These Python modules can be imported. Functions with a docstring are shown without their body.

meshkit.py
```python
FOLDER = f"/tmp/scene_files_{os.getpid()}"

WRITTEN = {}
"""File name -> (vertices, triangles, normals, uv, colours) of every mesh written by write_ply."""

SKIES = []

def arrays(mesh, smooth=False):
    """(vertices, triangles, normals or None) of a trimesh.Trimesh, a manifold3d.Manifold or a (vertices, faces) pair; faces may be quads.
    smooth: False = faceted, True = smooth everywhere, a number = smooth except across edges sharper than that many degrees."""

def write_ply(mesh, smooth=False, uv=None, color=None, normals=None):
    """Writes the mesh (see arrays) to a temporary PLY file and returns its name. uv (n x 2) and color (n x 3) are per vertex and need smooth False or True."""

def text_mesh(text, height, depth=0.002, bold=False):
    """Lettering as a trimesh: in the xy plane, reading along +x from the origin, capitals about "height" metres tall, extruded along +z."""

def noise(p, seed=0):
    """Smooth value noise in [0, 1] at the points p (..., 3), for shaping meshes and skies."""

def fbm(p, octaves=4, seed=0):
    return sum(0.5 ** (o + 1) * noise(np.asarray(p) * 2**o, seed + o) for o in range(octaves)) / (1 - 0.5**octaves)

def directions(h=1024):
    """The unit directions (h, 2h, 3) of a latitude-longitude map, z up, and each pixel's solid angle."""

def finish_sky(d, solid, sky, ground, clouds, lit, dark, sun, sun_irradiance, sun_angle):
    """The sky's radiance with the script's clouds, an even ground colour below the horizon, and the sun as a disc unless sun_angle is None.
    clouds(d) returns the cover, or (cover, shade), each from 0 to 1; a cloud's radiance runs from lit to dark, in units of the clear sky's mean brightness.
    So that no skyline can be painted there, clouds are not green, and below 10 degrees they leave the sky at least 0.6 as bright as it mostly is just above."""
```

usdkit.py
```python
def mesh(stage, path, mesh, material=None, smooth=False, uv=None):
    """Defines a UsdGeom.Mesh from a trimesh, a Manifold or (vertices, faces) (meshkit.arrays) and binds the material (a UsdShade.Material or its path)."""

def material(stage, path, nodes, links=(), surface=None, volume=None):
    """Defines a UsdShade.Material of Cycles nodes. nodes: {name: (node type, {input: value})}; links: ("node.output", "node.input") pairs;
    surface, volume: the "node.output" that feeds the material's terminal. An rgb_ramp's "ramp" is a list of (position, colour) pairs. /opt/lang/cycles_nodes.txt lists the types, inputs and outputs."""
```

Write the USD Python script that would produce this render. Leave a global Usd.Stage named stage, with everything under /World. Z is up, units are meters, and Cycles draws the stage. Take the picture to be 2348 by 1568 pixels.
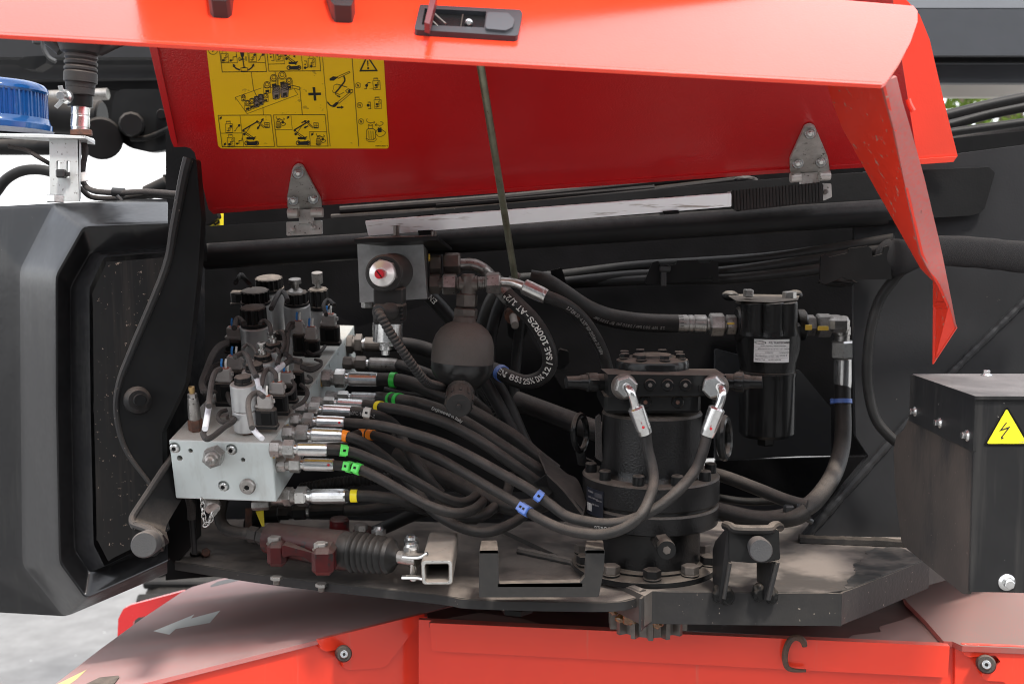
import math, random
import numpy as np, trimesh, shapely, manifold3d
from shapely.geometry import Polygon, LineString, Point, box as sbox
from shapely.ops import unary_union
from shapely import affinity
import usdkit, meshkit
from pxr import Usd, UsdGeom, UsdLux, UsdShade, Gf, Sdf
random.seed(7); np.random.seed(7)
stage = Usd.Stage.CreateInMemory()
UsdGeom.SetStageUpAxis(stage, 'Z'); UsdGeom.SetStageMetersPerUnit(stage, 1.0)
UsdGeom.Xform.Define(stage, '/World'); UsdGeom.Scope.Define(stage, '/World/Looks')

# ---------------- camera, sky, sun, exposure ----------------
W, H, F = 2348.0, 1568.0, 2450.0          # measuring frame of the survey and its focal length
PITCH = math.radians(5.7); CZ = 1.6; S = 1.45
cam = UsdGeom.Camera.Define(stage, '/World/camera')
cam.CreateHorizontalApertureAttr(36.0); cam.CreateVerticalApertureAttr(36.0 * 683 / 1024)
cam.CreateFocalLengthAttr(36.0 * F / W); cam.CreateClippingRangeAttr(Gf.Vec2f(0.05, 500))
cam.AddTranslateOp().Set(Gf.Vec3d(0, 0, CZ)); cam.AddRotateXOp().Set(90 - math.degrees(PITCH))
cam.CreateFStopAttr(7.1); cam.CreateFocusDistanceAttr(1.42)
cam.CreateExposureAttr(1.2)
SUN_EL, SUN_AZ = math.radians(60), math.radians(158)      # azimuth = atan2(x, y) of the direction to the sun
def look(path, nodes, links=(), surface=None, volume=None): return usdkit.material(stage, '/World/Looks/' + path, nodes, links, surface, volume)
dome = UsdLux.DomeLight.Define(stage, '/World/sky')
sky_m = look('sky', {'tc': ('texture_coordinate', {}), 'n': ('noise_texture', {'scale': 2.2, 'detail': 5.0, 'roughness': 0.6}),
    'r': ('rgb_ramp', {'ramp': [(0.3, (0.0, 0.0, 0.0)), (0.62, (1, 1, 1))]}),
    's': ('sky_texture', {'sky_type': 'single_scattering', 'sun_disc': False, 'sun_elevation': SUN_EL, 'sun_rotation': SUN_AZ, 'aerosol_density': 2.5}),
    'm': ('mix', {'mix_type': 'mix', 'color2': (10.4, 10.5, 10.8)}), 'f': ('math', {'math_type': 'multiply_add', 'value2': 0.72, 'value3': 0.2}),
    'b': ('background_shader', {'strength': 0.12})},
    [('tc.generated', 'n.vector'), ('n.fac', 'r.fac'), ('r.color', 'f.value1'), ('f.value', 'm.fac'), ('s.color', 'm.color1'), ('m.color', 'b.color')], 'b.background')
UsdShade.MaterialBindingAPI.Apply(dome.GetPrim()).Bind(sky_m)
dome.GetPrim().SetCustomDataByKey('kind', 'structure'); dome.GetPrim().SetCustomDataByKey('label', 'bright overcast sky'); dome.GetPrim().SetCustomDataByKey('category', 'sky')
sun = UsdLux.DistantLight.Define(stage, '/World/sun')
sun.CreateIntensityAttr(0.5); sun.CreateAngleAttr(8.0); sun.CreateColorAttr(Gf.Vec3f(1, 0.97, 0.92)); sun.CreateNormalizeAttr(True)
sun.AddRotateZOp().Set(180 - math.degrees(SUN_AZ)); sun.AddRotateXOp().Set(90 - math.degrees(SUN_EL))

# ---------------- geometry helpers ----------------
C0 = np.array([0, 0, CZ])
CP, SP = math.cos(PITCH), math.sin(PITCH)
def ray(px, py):
    u, v = (px - W / 2) / F, (H / 2 - py) / F
    return np.array([u, CP + v * SP, -SP + v * CP])
def P(px, py, Y):                                  # survey point at depth Y (x 1.45 m)
    d = ray(px, py); return C0 + d * (Y * S / d[1])
def Mt(px, Y): return px / F * Y * S
V = lambda *a: np.array(a, float)
def nrm(v): v = np.asarray(v, float); return v / np.linalg.norm(v)
class PL:
    def __init__(s, a, b, c):
        n = nrm(np.cross(b - a, c - a)); s.p = np.asarray(a, float)
        s.n = n if np.dot(n, C0 - s.p) > 0 else -n
    def at(s, px, py, off=0.0):
        d = ray(px, py); return C0 + d * (np.dot(s.p + s.n * off - C0, s.n) / np.dot(d, s.n))
def VY(Y): return PL(V(0, Y * S, 0), V(1, Y * S, 0), V(0, Y * S, 1))
def HZ(z): return PL(V(0, 1, z), V(1, 1, z), V(0, 2, z))
def YP(p): return p[1] / S
def cat(ms): return trimesh.util.concatenate([m for m in ms if m is not None])
def rnd(poly, r, n=4):
    p = Polygon(poly) if not isinstance(poly, Polygon) else poly
    return p.buffer(-r, quad_segs=n).buffer(2 * r, quad_segs=n).buffer(-r, quad_segs=n).simplify(0.15)
def geoms(p): return [g for g in getattr(p, 'geoms', [p]) if isinstance(g, Polygon) and g.area > 1e-9]
def prism(poly, pl, th, off=0.0):                  # outline measured on a plane, given its real thickness
    p = poly if hasattr(poly, 'geom_type') else Polygon(poly)
    if not p.is_valid: p = p.buffer(0)
    out = []
    for g in geoms(p):
        m = trimesh.creation.extrude_polygon(g, 1.0, engine='earcut')
        v = np.array([pl.at(x, y, off) - pl.n * th * (1 - z) for x, y, z in m.vertices])
        t = trimesh.Trimesh(v, m.faces, process=False)
        if t.volume < 0: t.invert()
        out.append(t)
    return cat(out)
def catmull(pts, per=10, closed=False):
    p = np.asarray(pts, float); n = len(p)
    if n == 2: return p
    q = np.vstack([p[-1], p, p[0], p[1]]) if closed else np.vstack([2 * p[0] - p[1], p, 2 * p[-1] - p[-2]])
    out = []
    for i in range(n if closed else n - 1):
        a, b, c, d = q[i], q[i + 1], q[i + 2], q[i + 3]
        for t in np.linspace(0, 1, per, endpoint=False):
            out.append(.5 * (2 * b + (c - a) * t + (2 * a - 5 * b + 4 * c - d) * t * t + (3 * b - a - 3 * c + d) * t ** 3))
    if not closed: out.append(p[-1])
    return np.array(out)
def frames(c):
    t = np.gradient(c, axis=0); t /= np.linalg.norm(t, axis=1)[:, None] + 1e-12
    u = np.cross(t[0], V(0, 0, 1)); u = nrm(u) if np.linalg.norm(u) > 1e-3 else V(1, 0, 0)
    U = []
    for k in range(len(c)):
        u = nrm(u - t[k] * np.dot(u, t[k])); U.append(u)
    U = np.array(U); return t, U, np.cross(t, U)
def sweep(c, r, n=14, sx=1.0):
    c = np.asarray(c, float); t, U, B = frames(c); r = np.broadcast_to(r, len(c))
    a = np.linspace(0, 2 * np.pi, n, endpoint=False)
    v = (c[:, None] + r[:, None, None] * (np.cos(a)[None, :, None] * U[:, None] * sx + np.sin(a)[None, :, None] * B[:, None])).reshape(-1, 3)
    f = []
    for i in range(len(c) - 1):
        for j in range(n):
            k = (j + 1) % n
            f += [[i * n + j, i * n + k, (i + 1) * n + k], [i * n + j, (i + 1) * n + k, (i + 1) * n + j]]
    s, e = len(v), len(v) + 1; v = np.vstack([v, c[0], c[-1]]); L = (len(c) - 1) * n
    for j in range(n):
        k = (j + 1) % n; f += [[s, k, j], [e, L + j, L + k]]
    m = trimesh.Trimesh(v, f, process=False)
    if m.volume < 0: m.invert()
    return m
def tube(pts, r, n=14, per=10): return sweep(catmull(pts, per), r, n)
def tubepx(pts, rpx, n=14, per=10): p = [P(*a) for a in pts]; return tube(p, Mt(rpx, np.mean([a[2] for a in pts])), n, per)
def resample(c, step):
    d = np.r_[0, np.cumsum(np.linalg.norm(np.diff(c, axis=0), axis=1))]; n = max(2, int(d[-1] / step) + 1)
    s = np.linspace(0, d[-1], n); return np.stack([np.interp(s, d, c[:, k]) for k in range(3)], 1), s
def conduit(pts, r, pitch, depth=.14, n=14):
    c, s = resample(catmull(pts, 16), pitch / 6); return sweep(c, r * (1 - depth * (.5 + .5 * np.cos(2 * np.pi * s / pitch)) ** 2), n)
def lathe(p0, p1, prof, n=24, phase=0.0):          # prof: (fraction along p0-p1, radius)
    p0, p1 = np.asarray(p0, float), np.asarray(p1, float); ax = p1 - p0; t = nrm(ax)
    u = np.cross(t, V(0, 0, 1)); u = nrm(u) if np.linalg.norm(u) > 1e-3 else V(1, 0, 0); b = np.cross(t, u)
    prof = list(prof)
    if prof[0][1] > 0: prof = [(prof[0][0], 0)] + prof
    if prof[-1][1] > 0: prof = prof + [(prof[-1][0], 0)]
    a = np.linspace(0, 2 * np.pi, n, endpoint=False) + phase
    ring = np.cos(a)[:, None] * u + np.sin(a)[:, None] * b
    v = np.vstack([p0 + ax * f + ring * max(r, 1e-7) for f, r in prof]); fc = []
    for i in range(len(prof) - 1):
        for j in range(n):
            k = (j + 1) % n; fc += [[i * n + j, i * n + k, (i + 1) * n + k], [i * n + j, (i + 1) * n + k, (i + 1) * n + j]]
    m = trimesh.Trimesh(v, fc, process=True)
    m.update_faces(m.nondegenerate_faces())
    if m.volume < 0: m.invert()
    return m
def cyl(p0, p1, r, n=24, ch=.1):
    L = np.linalg.norm(np.asarray(p1) - p0); c = min(ch * r / L, .3)
    return lathe(p0, p1, [(0, r * (1 - ch)), (c, r), (1 - c, r), (1, r * (1 - ch))], n)
def hexn(p0, p1, r, phase=0.3): return lathe(p0, p1, [(0, r * .84), (.1, r), (.9, r), (1, r * .84)], 6, phase)
def ring(p0, p1, ro, ri, n=28): return lathe_open(p0, p1, [(0, ri), (0, ro), (1, ro), (1, ri), (0, ri)], n)
def lathe_open(p0, p1, prof, n=28):
    p0, p1 = np.asarray(p0, float), np.asarray(p1, float); ax = p1 - p0; t = nrm(ax)
    u = np.cross(t, V(0, 0, 1)); u = nrm(u) if np.linalg.norm(u) > 1e-3 else V(1, 0, 0); b = np.cross(t, u)
    a = np.linspace(0, 2 * np.pi, n, endpoint=False); rg = np.cos(a)[:, None] * u + np.sin(a)[:, None] * b
    v = np.vstack([p0 + ax * f + rg * r for f, r in prof]); fc = []
    for i in range(len(prof) - 1):
        for j in range(n):
            k = (j + 1) % n; fc += [[i * n + j, i * n + k, (i + 1) * n + k], [i * n + j, (i + 1) * n + k, (i + 1) * n + j]]
    m = trimesh.Trimesh(v, fc, process=True); m.update_faces(m.nondegenerate_faces())
    if m.volume < 0: m.invert()
    return m
def cbox(c, ax, ay, az, size, ch=.0015):           # chamfered box on three axes
    h = np.array(size) / 2; ch = min(ch, h.min() * .6); pts = []
    for sx in (-1, 1):
        for sy in (-1, 1):
            for sz in (-1, 1):
                for k in range(3):
                    q = h - ch; q[k] = h[k]; pts.append(V(sx, sy, sz) * q)
    pts = np.array(pts) @ np.array([ax, ay, az]) + c
    return trimesh.Trimesh(pts).convex_hull
EX, EY, EZ = V(1, 0, 0), V(0, 1, 0), V(0, 0, 1)
def pbox(x0, y0, x1, y1, Y, depth, ch=.0015):      # upright box, its front measured at depth Y
    a, b = P(x0, y0, Y), P(x1, y1, Y); c = (a + b) / 2 + V(0, depth / 2, 0)
    return cbox(c, EX, EY, EZ, (abs(b[0] - a[0]), depth, abs(a[2] - b[2])), ch)
def hull(pts): return trimesh.Trimesh(np.array(pts)).convex_hull
def blob(c, r, seed=0, amp=.25, fr=1.0, sub=3, sc=(1, 1, 1)):
    m = trimesh.creation.icosphere(sub, 1.0); v = m.vertices
    k = 1 + amp * (meshkit.fbm(v * 1.7 * fr + seed * 3.1 + 10, 3, seed) - .5) * 2
    m.vertices = v * k[:, None] * r * np.array(sc) + c; return m
def weld(a, b, r, seed=0, n=None):                 # lumpy weld bead along a line
    a, b = np.asarray(a, float), np.asarray(b, float); L = np.linalg.norm(b - a); n = n or max(8, int(L / (r * .6)))
    c = a + (b - a) * np.linspace(0, 1, n)[:, None]
    rr = r * (.85 + .3 * np.array([meshkit.noise(V(i * .7, seed, 0), seed) for i in range(n)])); return sweep(c, rr, 8)
def textm(txt, h, origin, xdir, ydir, depth=.0003, bold=False):
    m = meshkit.text_mesh(txt, h, depth, bold); x, y = nrm(xdir), nrm(ydir); z = np.cross(x, y)
    m.vertices = origin + m.vertices @ np.array([x, y, z]); return m
def helix(c, r, pitch, rr):                         # the seam left by the curing wrap round a hose
    c, s = resample(c, pitch / 14); t, U, B = frames(c); a = 2 * np.pi * s / pitch
    return sweep(c + r * (np.cos(a)[:, None] * U + np.sin(a)[:, None] * B), rr, 4)
def text_on_tube(c, r, txt, h, start, ang, flip=False, bold=False):
    """Lettering that lies on a hose: along its run, round its girth, a hair proud."""
    c, s = resample(c, .002); t, U, B = frames(c); m = meshkit.text_mesh(txt, h, .0004, bold); v = np.array(m.vertices)
    v[:, 1] -= h / 2
    if flip: v[:, 0] = v[:, 0].max() - v[:, 0]; v[:, 1] *= -1
    out = []
    for x, y, z in v:
        q = np.clip(start + x, 0, s[-1]); i = min(int(np.searchsorted(s, q)), len(s) - 1)
        view = nrm(C0 - c[i]); 
        a0 = math.atan2(np.dot(view, B[i]), np.dot(view, U[i])) + ang; a = a0 - y / r
        k = (q - s[i]); out.append(c[i] + t[i] * k + (U[i] * math.cos(a) + B[i] * math.sin(a)) * (r + z + .0001))
    return trimesh.Trimesh(np.array(out), m.faces, process=False)

# ---------------- scene helpers ----------------
_names = {}
def _free(path):
    n = _names.get(path, 0); _names[path] = n + 1
    return path if n == 0 else f'{path}_{n:03d}'
def _tag(prim, label=None, cat_=None, group=None, kind=None):
    for k, v in (('label', label), ('category', cat_), ('group', group), ('kind', kind)):
        if v: prim.SetCustomDataByKey(k, v)
def thing(name, label, category, group=None, kind=None):
    x = UsdGeom.Xform.Define(stage, _free('/World/' + name)); _tag(x.GetPrim(), label, category, group, kind); return str(x.GetPath())
def part(name, parent, mesh, mat, smooth=32, label=None, kind=None):
    m = usdkit.mesh(stage, _free(parent + '/' + name), mesh, mat, smooth=smooth)
    if label or kind: _tag(m.GetPrim(), label, None, None, kind)
    return str(m.GetPath())
def solo(name, mesh, mat, label, category, group=None, kind=None, smooth=32):
    p = usdkit.mesh(stage, _free('/World/' + name), mesh, mat, smooth=smooth); _tag(p.GetPrim(), label, category, group, kind); return str(p.GetPath())

# ---------------- materials ----------------
def mat(name, c1, c2=None, nscale=30., metallic=0., rough=.5, r2=None, dust=0., dcol=(.19, .155, .125), dscale=60., dlo=.25, bump=0., bscale=400., coat=0., spots=None, sscale=250., sthr=.72, spec=.5, bevel=.0007, streak=None, trans=0., dmin=.35, drng=(.25, .62)):
    c2 = c2 or c1
    N = {'g': ('geometry', {}), 'n': ('noise_texture', {'scale': nscale, 'detail': 4.0, 'roughness': .6}),
         'rp': ('rgb_ramp', {'ramp': [(.35, c1), (.68, c2)]}), 'p': ('principled_bsdf', {'metallic': metallic, 'roughness': rough, 'coat_weight': coat, 'coat_roughness': .06, 'specular_ior_level': spec, 'transmission_weight': trans}),
         'bv': ('bevel', {'samples': 3, 'radius': bevel})}
    L = [('g.position', 'n.vector'), ('n.fac', 'rp.fac')]
    col = 'rp.color'
    if streak:                                     # vertical wear / run-off streaks
        N['sm'] = ('mapping', {'scale': streak[2]}); N['sn'] = ('noise_texture', {'scale': 1.0, 'detail': 5.0, 'roughness': .65}); N['sr'] = ('rgb_ramp', {'ramp': [(streak[3], (0, 0, 0)), (streak[4], (streak[1],) * 3)]})
        N['smx'] = ('mix', {'color2': streak[0]}); L += [('g.position', 'sm.vector'), ('sm.vector', 'sn.vector'), ('sn.fac', 'sr.fac'), ('sr.color', 'smx.fac'), (col, 'smx.color1')]; col = 'smx.color'
    if spots:
        N['vn'] = ('noise_texture', {'scale': sscale, 'detail': 3.0, 'roughness': .7}); N['vr'] = ('rgb_ramp', {'ramp': [(sthr - .04, (0, 0, 0)), (sthr, (1, 1, 1))]})
        N['vm'] = ('mix', {'color2': spots}); L += [('g.position', 'vn.vector'), ('vn.fac', 'vr.fac'), ('vr.color', 'vm.fac'), (col, 'vm.color1')]; col = 'vm.color'
    if dust > 0:
        N['dd'] = ('vector_math', {'math_type': 'dot_product', 'vector2': (0, 0, 1.0)}); N['dm'] = ('map_range', {'from_min': dlo - .35, 'from_max': .95, 'to_min': 0.0, 'to_max': dust, 'clamp': True})
        N['dn'] = ('noise_texture', {'scale': dscale, 'detail': 5.0, 'roughness': .65}); N['dr'] = ('map_range', {'from_min': drng[0], 'from_max': drng[1], 'to_min': dmin, 'to_max': 1.0, 'clamp': True})
        N['dx'] = ('math', {'math_type': 'multiply'}); N['dmix'] = ('mix', {'color2': dcol}); N['dg'] = ('noise_texture', {'scale': 900., 'detail': 2.0}); N['dgr'] = ('map_range', {'from_min': .3, 'from_max': .7, 'to_min': .6, 'to_max': 1.15, 'clamp': True}); N['dx2'] = ('math', {'math_type': 'multiply', 'use_clamp': True})
        L += [('g.normal', 'dd.vector1'), ('dd.value', 'dm.value'), ('g.position', 'dn.vector'), ('dn.fac', 'dr.value'), ('dm.result', 'dx.value1'), ('dr.result', 'dx.value2'), ('g.position', 'dg.vector'), ('dg.fac', 'dgr.value'), ('dx.value', 'dx2.value1'), ('dgr.result', 'dx2.value2'), ('dx2.value', 'dmix.fac'), (col, 'dmix.color1')]; col = 'dmix.color'
        N['rr'] = ('mix_float', {'a': rough, 'b': .85}); L += [('dx2.value', 'rr.fac'), ('rr.result', 'p.roughness')]
        N['mm'] = ('mix_float', {'a': metallic, 'b': 0.0}); L += [('dx2.value', 'mm.fac'), ('mm.result', 'p.metallic')]
        if coat: N['cc'] = ('mix_float', {'a': coat, 'b': 0.0}); L += [('dx2.value', 'cc.fac'), ('cc.result', 'p.coat_weight')]
    elif r2 is not None:
        N['rr'] = ('map_range', {'from_min': .35, 'from_max': .65, 'to_min': rough, 'to_max': r2, 'clamp': True}); L += [('n.fac', 'rr.value'), ('rr.result', 'p.roughness')]
    L.append((col, 'p.base_color'))
    if bump > 0:
        N['bn'] = ('noise_texture', {'scale': bscale, 'detail': 3.0}); N['bp'] = ('bump', {'strength': bump, 'distance': .002}); L += [('g.position', 'bn.vector'), ('bn.fac', 'bp.height'), ('bv.bevel', 'bp.normal'), ('bp.normal', 'p.normal'), ('bp.normal', 'p.coat_normal')]
    else: L += [('bv.bevel', 'p.normal'), ('bv.bevel', 'p.coat_normal')]
    return look(name, N, L, 'p.BSDF')
D1 = (.20, .165, .135)
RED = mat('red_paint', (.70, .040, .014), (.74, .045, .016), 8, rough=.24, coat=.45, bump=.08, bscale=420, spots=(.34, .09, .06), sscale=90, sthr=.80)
RED_SHADED = mat('red_paint_shaded', (.46, .008, .010), (.49, .009, .011), 8, rough=.22, coat=.8, bump=.2, bscale=420, spots=(.25, .09, .05), sscale=130, sthr=.79)  # same hood paint, darkened so the colour carries the shade inside
RED_SPOT = mat('red_paint_spattered', (.74, .036, .014), rough=.38, spots=(.42, .26, .20), sscale=70, sthr=.665, bump=.05, bscale=500)
RED_DUST = mat('red_paint_dusty', (.50, .03, .02), (.4, .035, .025), 6, rough=.35, dust=.98, dcol=(.36, .27, .255), dscale=4, dlo=-.1, dmin=.72, streak=((.2, .14, .13), .35, (3, 14, 14), .45, .75))
RED_FRONT = mat('red_paint_front', (.78, .042, .014), (.74, .036, .013), 5, rough=.33, coat=.4, dust=.6, dcol=(.3, .2, .17), dlo=.55, bump=.03, bscale=300, streak=((.4, .2, .14), .3, (60, 60, 4), .62, .78))
RED_DUST2 = mat('red_paint_brown_dust', (.40, .03, .02), (.3, .035, .025), 6, rough=.35, dust=.98, dcol=(.205, .155, .135), dscale=5, dlo=-.1, streak=((.12, .09, .08), .5, (10, 5, 10), .5, .75), dmin=.85)
BELW = mat('bellows_rubber', (.009, .0088, .0085), (.013, .0125, .012), 30, rough=.4, dust=.45, dcol=(.14, .113, .095), dlo=.55, bump=.1, bscale=500, spec=.3)
DKRED = mat('dark_red_casting', (.040, .0020, .0024), (.022, .0014, .0017), 25, spec=.3, rough=.32, dust=.9, dcol=(.105, .078, .066), dscale=22, dlo=.6, bump=.2, bscale=220, spots=(.010, .007, .007), sscale=40, sthr=.60)
BLK = mat('black_paint', (.006, .006, .006), (.009, .009, .009), 20, rough=.36, bump=.12, bscale=420, dust=.35, dlo=.5, spots=(.05, .045, .04), sscale=170, sthr=.79, spec=0.12)
BLKW = mat('black_wall_paint', (.005, .005, .005), (.008, .0075, .008), 12, rough=.33, bump=.2, bscale=330, spots=(.06, .055, .05), sscale=140, sthr=.8, spec=0.06)
BLKR = mat('rail_paint', (.008, .008, .008), (.011, .011, .011), 12, rough=.42, bump=.1, bscale=330, dust=.6, dcol=(.11, .10, .095), dlo=.4, spots=(.07, .06, .05), sscale=140, sthr=.8, spec=0.16)
GRYP = mat('charcoal_plate', (.017, .0172, .018), (.022, .022, .023), 8, rough=.42, bump=.07, bscale=300, spots=(.16, .14, .12), sscale=120, sthr=.79, spec=0.25)
BLKD = mat('black_dusty', (.009, .009, .009), (.013, .012, .012), 20, rough=.42, dust=.9, dcol=D1, dlo=.45, bump=.1, bscale=300, spots=(.11, .09, .07), sscale=170, sthr=.76, spec=.18)
DECK = mat('deck_plate_dusty', (.016, .0155, .015), (.022, .021, .02), 10, rough=.45, dust=.98, dcol=(.235, .195, .165), dscale=7.5, dlo=.1, dmin=.28, drng=(.40, .56), bump=.12, bscale=150, spots=(.03, .024, .02), sscale=34, sthr=.66, streak=((.05, .05, .05), .6, (7, 40, 20), .52, .72))
BOOM = mat('boom_grey', (.036, .039, .044), (.043, .046, .052), 8, rough=.42, bump=.07, bscale=300, spots=(.16, .15, .14), sscale=120, sthr=.79)
EDGE = mat('chipped_black_edge', (.020, .020, .021), (.028, .027, .026), 14, rough=.4, dust=.7, dcol=(.2, .165, .135), dlo=.3, bump=.2, bscale=160, spots=(.30, .25, .21), sscale=150, sthr=.72, spec=.2)
CAST = mat('black_cast_iron', (.006, .006, .006), (.009, .0085, .0085), 20, dust=.85, dcol=D1, dlo=.62, dscale=40, bump=.35, bscale=420., spec=.28, rough=.17)
CASTS = mat('black_cast_smooth', (.007, .007, .007), (.010, .010, .010), 20, bump=.07, bscale=300, dust=.9, dcol=D1, dlo=.6, dscale=40, spec=.22, rough=.18)
PLA = mat('black_plastic', (.012, .012, .012), (.017, .016, .016), 30, rough=.42, dust=.95, dcol=(.21, .17, .14), dlo=.3, dscale=70, spec=.2)
TANK = mat('black_moulded_plastic', (.007, .007, .0075), (.010, .0098, .010), 9, rough=.15, bump=.06, bscale=120, r2=.26, streak=((.05, .05, .044), .4, (40, 40, 3), .55, .8), spots=(.2, .16, .13), sscale=130, sthr=.79, spec=.38)
TANKD = mat('moulded_plastic_dirty', (.006, .006, .006), (.011, .010, .009), 9, rough=.5, bump=.15, bscale=120, streak=((.05, .039, .032), .6, (70, 70, 3), .52, .8), spots=(.30, .23, .18), sscale=150, sthr=.70, spec=0.2)
BOXP = mat('box_dusty_black', (.010, .010, .0105), (.015, .0147, .0147), 9, rough=.42, dust=.85, dcol=(.2, .185, .18), dlo=.4, dscale=9, bump=.05, bscale=200, streak=((.06, .056, .052), .5, (45, 45, 3), .54, .8), spots=(.22, .2, .19), sscale=110, sthr=.78, spec=.3)
MUDF = mat('dusty_rubber_flap', (.034, .0275, .0235), (.060, .047, .039), 7, rough=.8, streak=((.016, .015, .015), .85, (16, 16, 5), .52, .66), bump=.1, bscale=200, spots=(.13, .1, .08), sscale=160, sthr=.72)
HOSE = mat('rubber_hose', (.016, .0155, .015), (.023, .0215, .0205), 60, dust=.7, dcol=(.15, .122, .102), dscale=45, bump=.25, bscale=700, bevel=.0003, dlo=.45, rough=.42, spec=.2)
HOSE2 = mat('rubber_hose_clean', (.009, .009, .009), (.013, .0125, .012), 60, rough=.45, dust=.3, dcol=(.10, .085, .07), dlo=.5, dscale=45, bump=.15, bscale=600, bevel=.0003, spec=0.2)
BRAID = mat('braided_sleeve', (.018, .017, .017), (.05, .043, .038), 700, rough=.75, dust=.45, dcol=(.13, .105, .09), dlo=.1, bump=.9, bscale=1100, bevel=.0002)
FAB = mat('woven_black_fabric', (.010, .010, .011), (.018, .017, .017), 500, rough=.75, bump=.6, bscale=1400, dust=.2, dcol=(.1, .085, .07), dlo=.6, spec=0.2)
FABD = mat('woven_fabric_dusty', (.06, .048, .040), (.042, .034, .03), 60, rough=.85, bump=.6, bscale=1200)
RUB = mat('dusty_black_rubber', (.018, .017, .0165), (.026, .024, .022), 30, rough=.55, dust=.75, dcol=(.15, .122, .102), dlo=.35, bump=.2, bscale=500, spec=.3)
RUBG = mat('grey_rubber_buffer', (.030, .030, .031), (.038, .037, .037), 30, rough=.75, dust=.8, dcol=(.2, .165, .14), dlo=.65, bump=.2, bscale=500)
ZN = mat('zinc_steel', (.64, .63, .60), (.48, .47, .45), 60, metallic=.95, rough=.2, dust=.4, dcol=(.25, .21, .18), dlo=.3, spots=(.12, .10, .085), sscale=330, sthr=.68, bump=.05, bscale=300)
ZNB = mat('zinc_bright', (.70, .70, .69), (.56, .555, .54), 70, metallic=.95, rough=.2, spots=(.2, .18, .16), sscale=260, sthr=.72, bump=.04, bscale=200)
ZND = mat('zinc_dull', (.40, .385, .365), (.25, .235, .22), 70, metallic=.9, rough=.3, dust=.75, dcol=(.2, .165, .138), dlo=.4, spots=(.07, .06, .05), sscale=300, sthr=.66, bump=.1, bscale=400)
ZNK = mat('steel_brown_dust', (.15, .132, .118), (.10, .087, .078), 70, metallic=.6, rough=.36, dust=.85, dcol=(.16, .127, .105), dlo=.35, bump=.1, bscale=400)
HNG = mat('hinge_steel', (.50, .48, .45), (.37, .35, .325), 60, metallic=.4, rough=.38, spots=(.08, .07, .06), sscale=140, sthr=.66, bump=.1, bscale=300)
GALV = mat('galvanised_bracket', (.60, .62, .61), (.52, .54, .53), 40, metallic=.3, rough=.42, spots=(.24, .23, .22), sscale=160, sthr=.67)
WPL = mat('worn_plated_bar', (.88, .90, .91), (.86, .88, .89), 20, metallic=0.0, rough=.3, streak=((.30, .26, .22), .85, (5, 60, 60), .60, .64))
ROD = mat('olive_zinc_rod', (.27, .28, .20), (.19, .18, .13), 50, metallic=.8, rough=.3, spots=(.10, .07, .04), sscale=160, sthr=.68)
ALU = mat('anodised_block', (.52, .56, .545), (.49, .53, .515), 18, metallic=.12, rough=.42, dust=.9, dcol=(.30, .255, .21), dlo=.55, dscale=14, spots=(.33, .34, .32), sscale=480, sthr=.72, streak=((.30, .29, .26), .45, (50, 50, 9), .54, .76))
ALUC = mat('machined_block', (.33, .325, .32), (.25, .245, .24), 60, metallic=.85, rough=.38, bump=.12, bscale=900)
COIL = mat('solenoid_can', (.48, .48, .475), (.40, .40, .395), 40, metallic=.6, rough=.30, dust=.95, dcol=(.25, .205, .17), dlo=.35, spots=(.6, .6, .59), sscale=70, sthr=.70)
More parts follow.
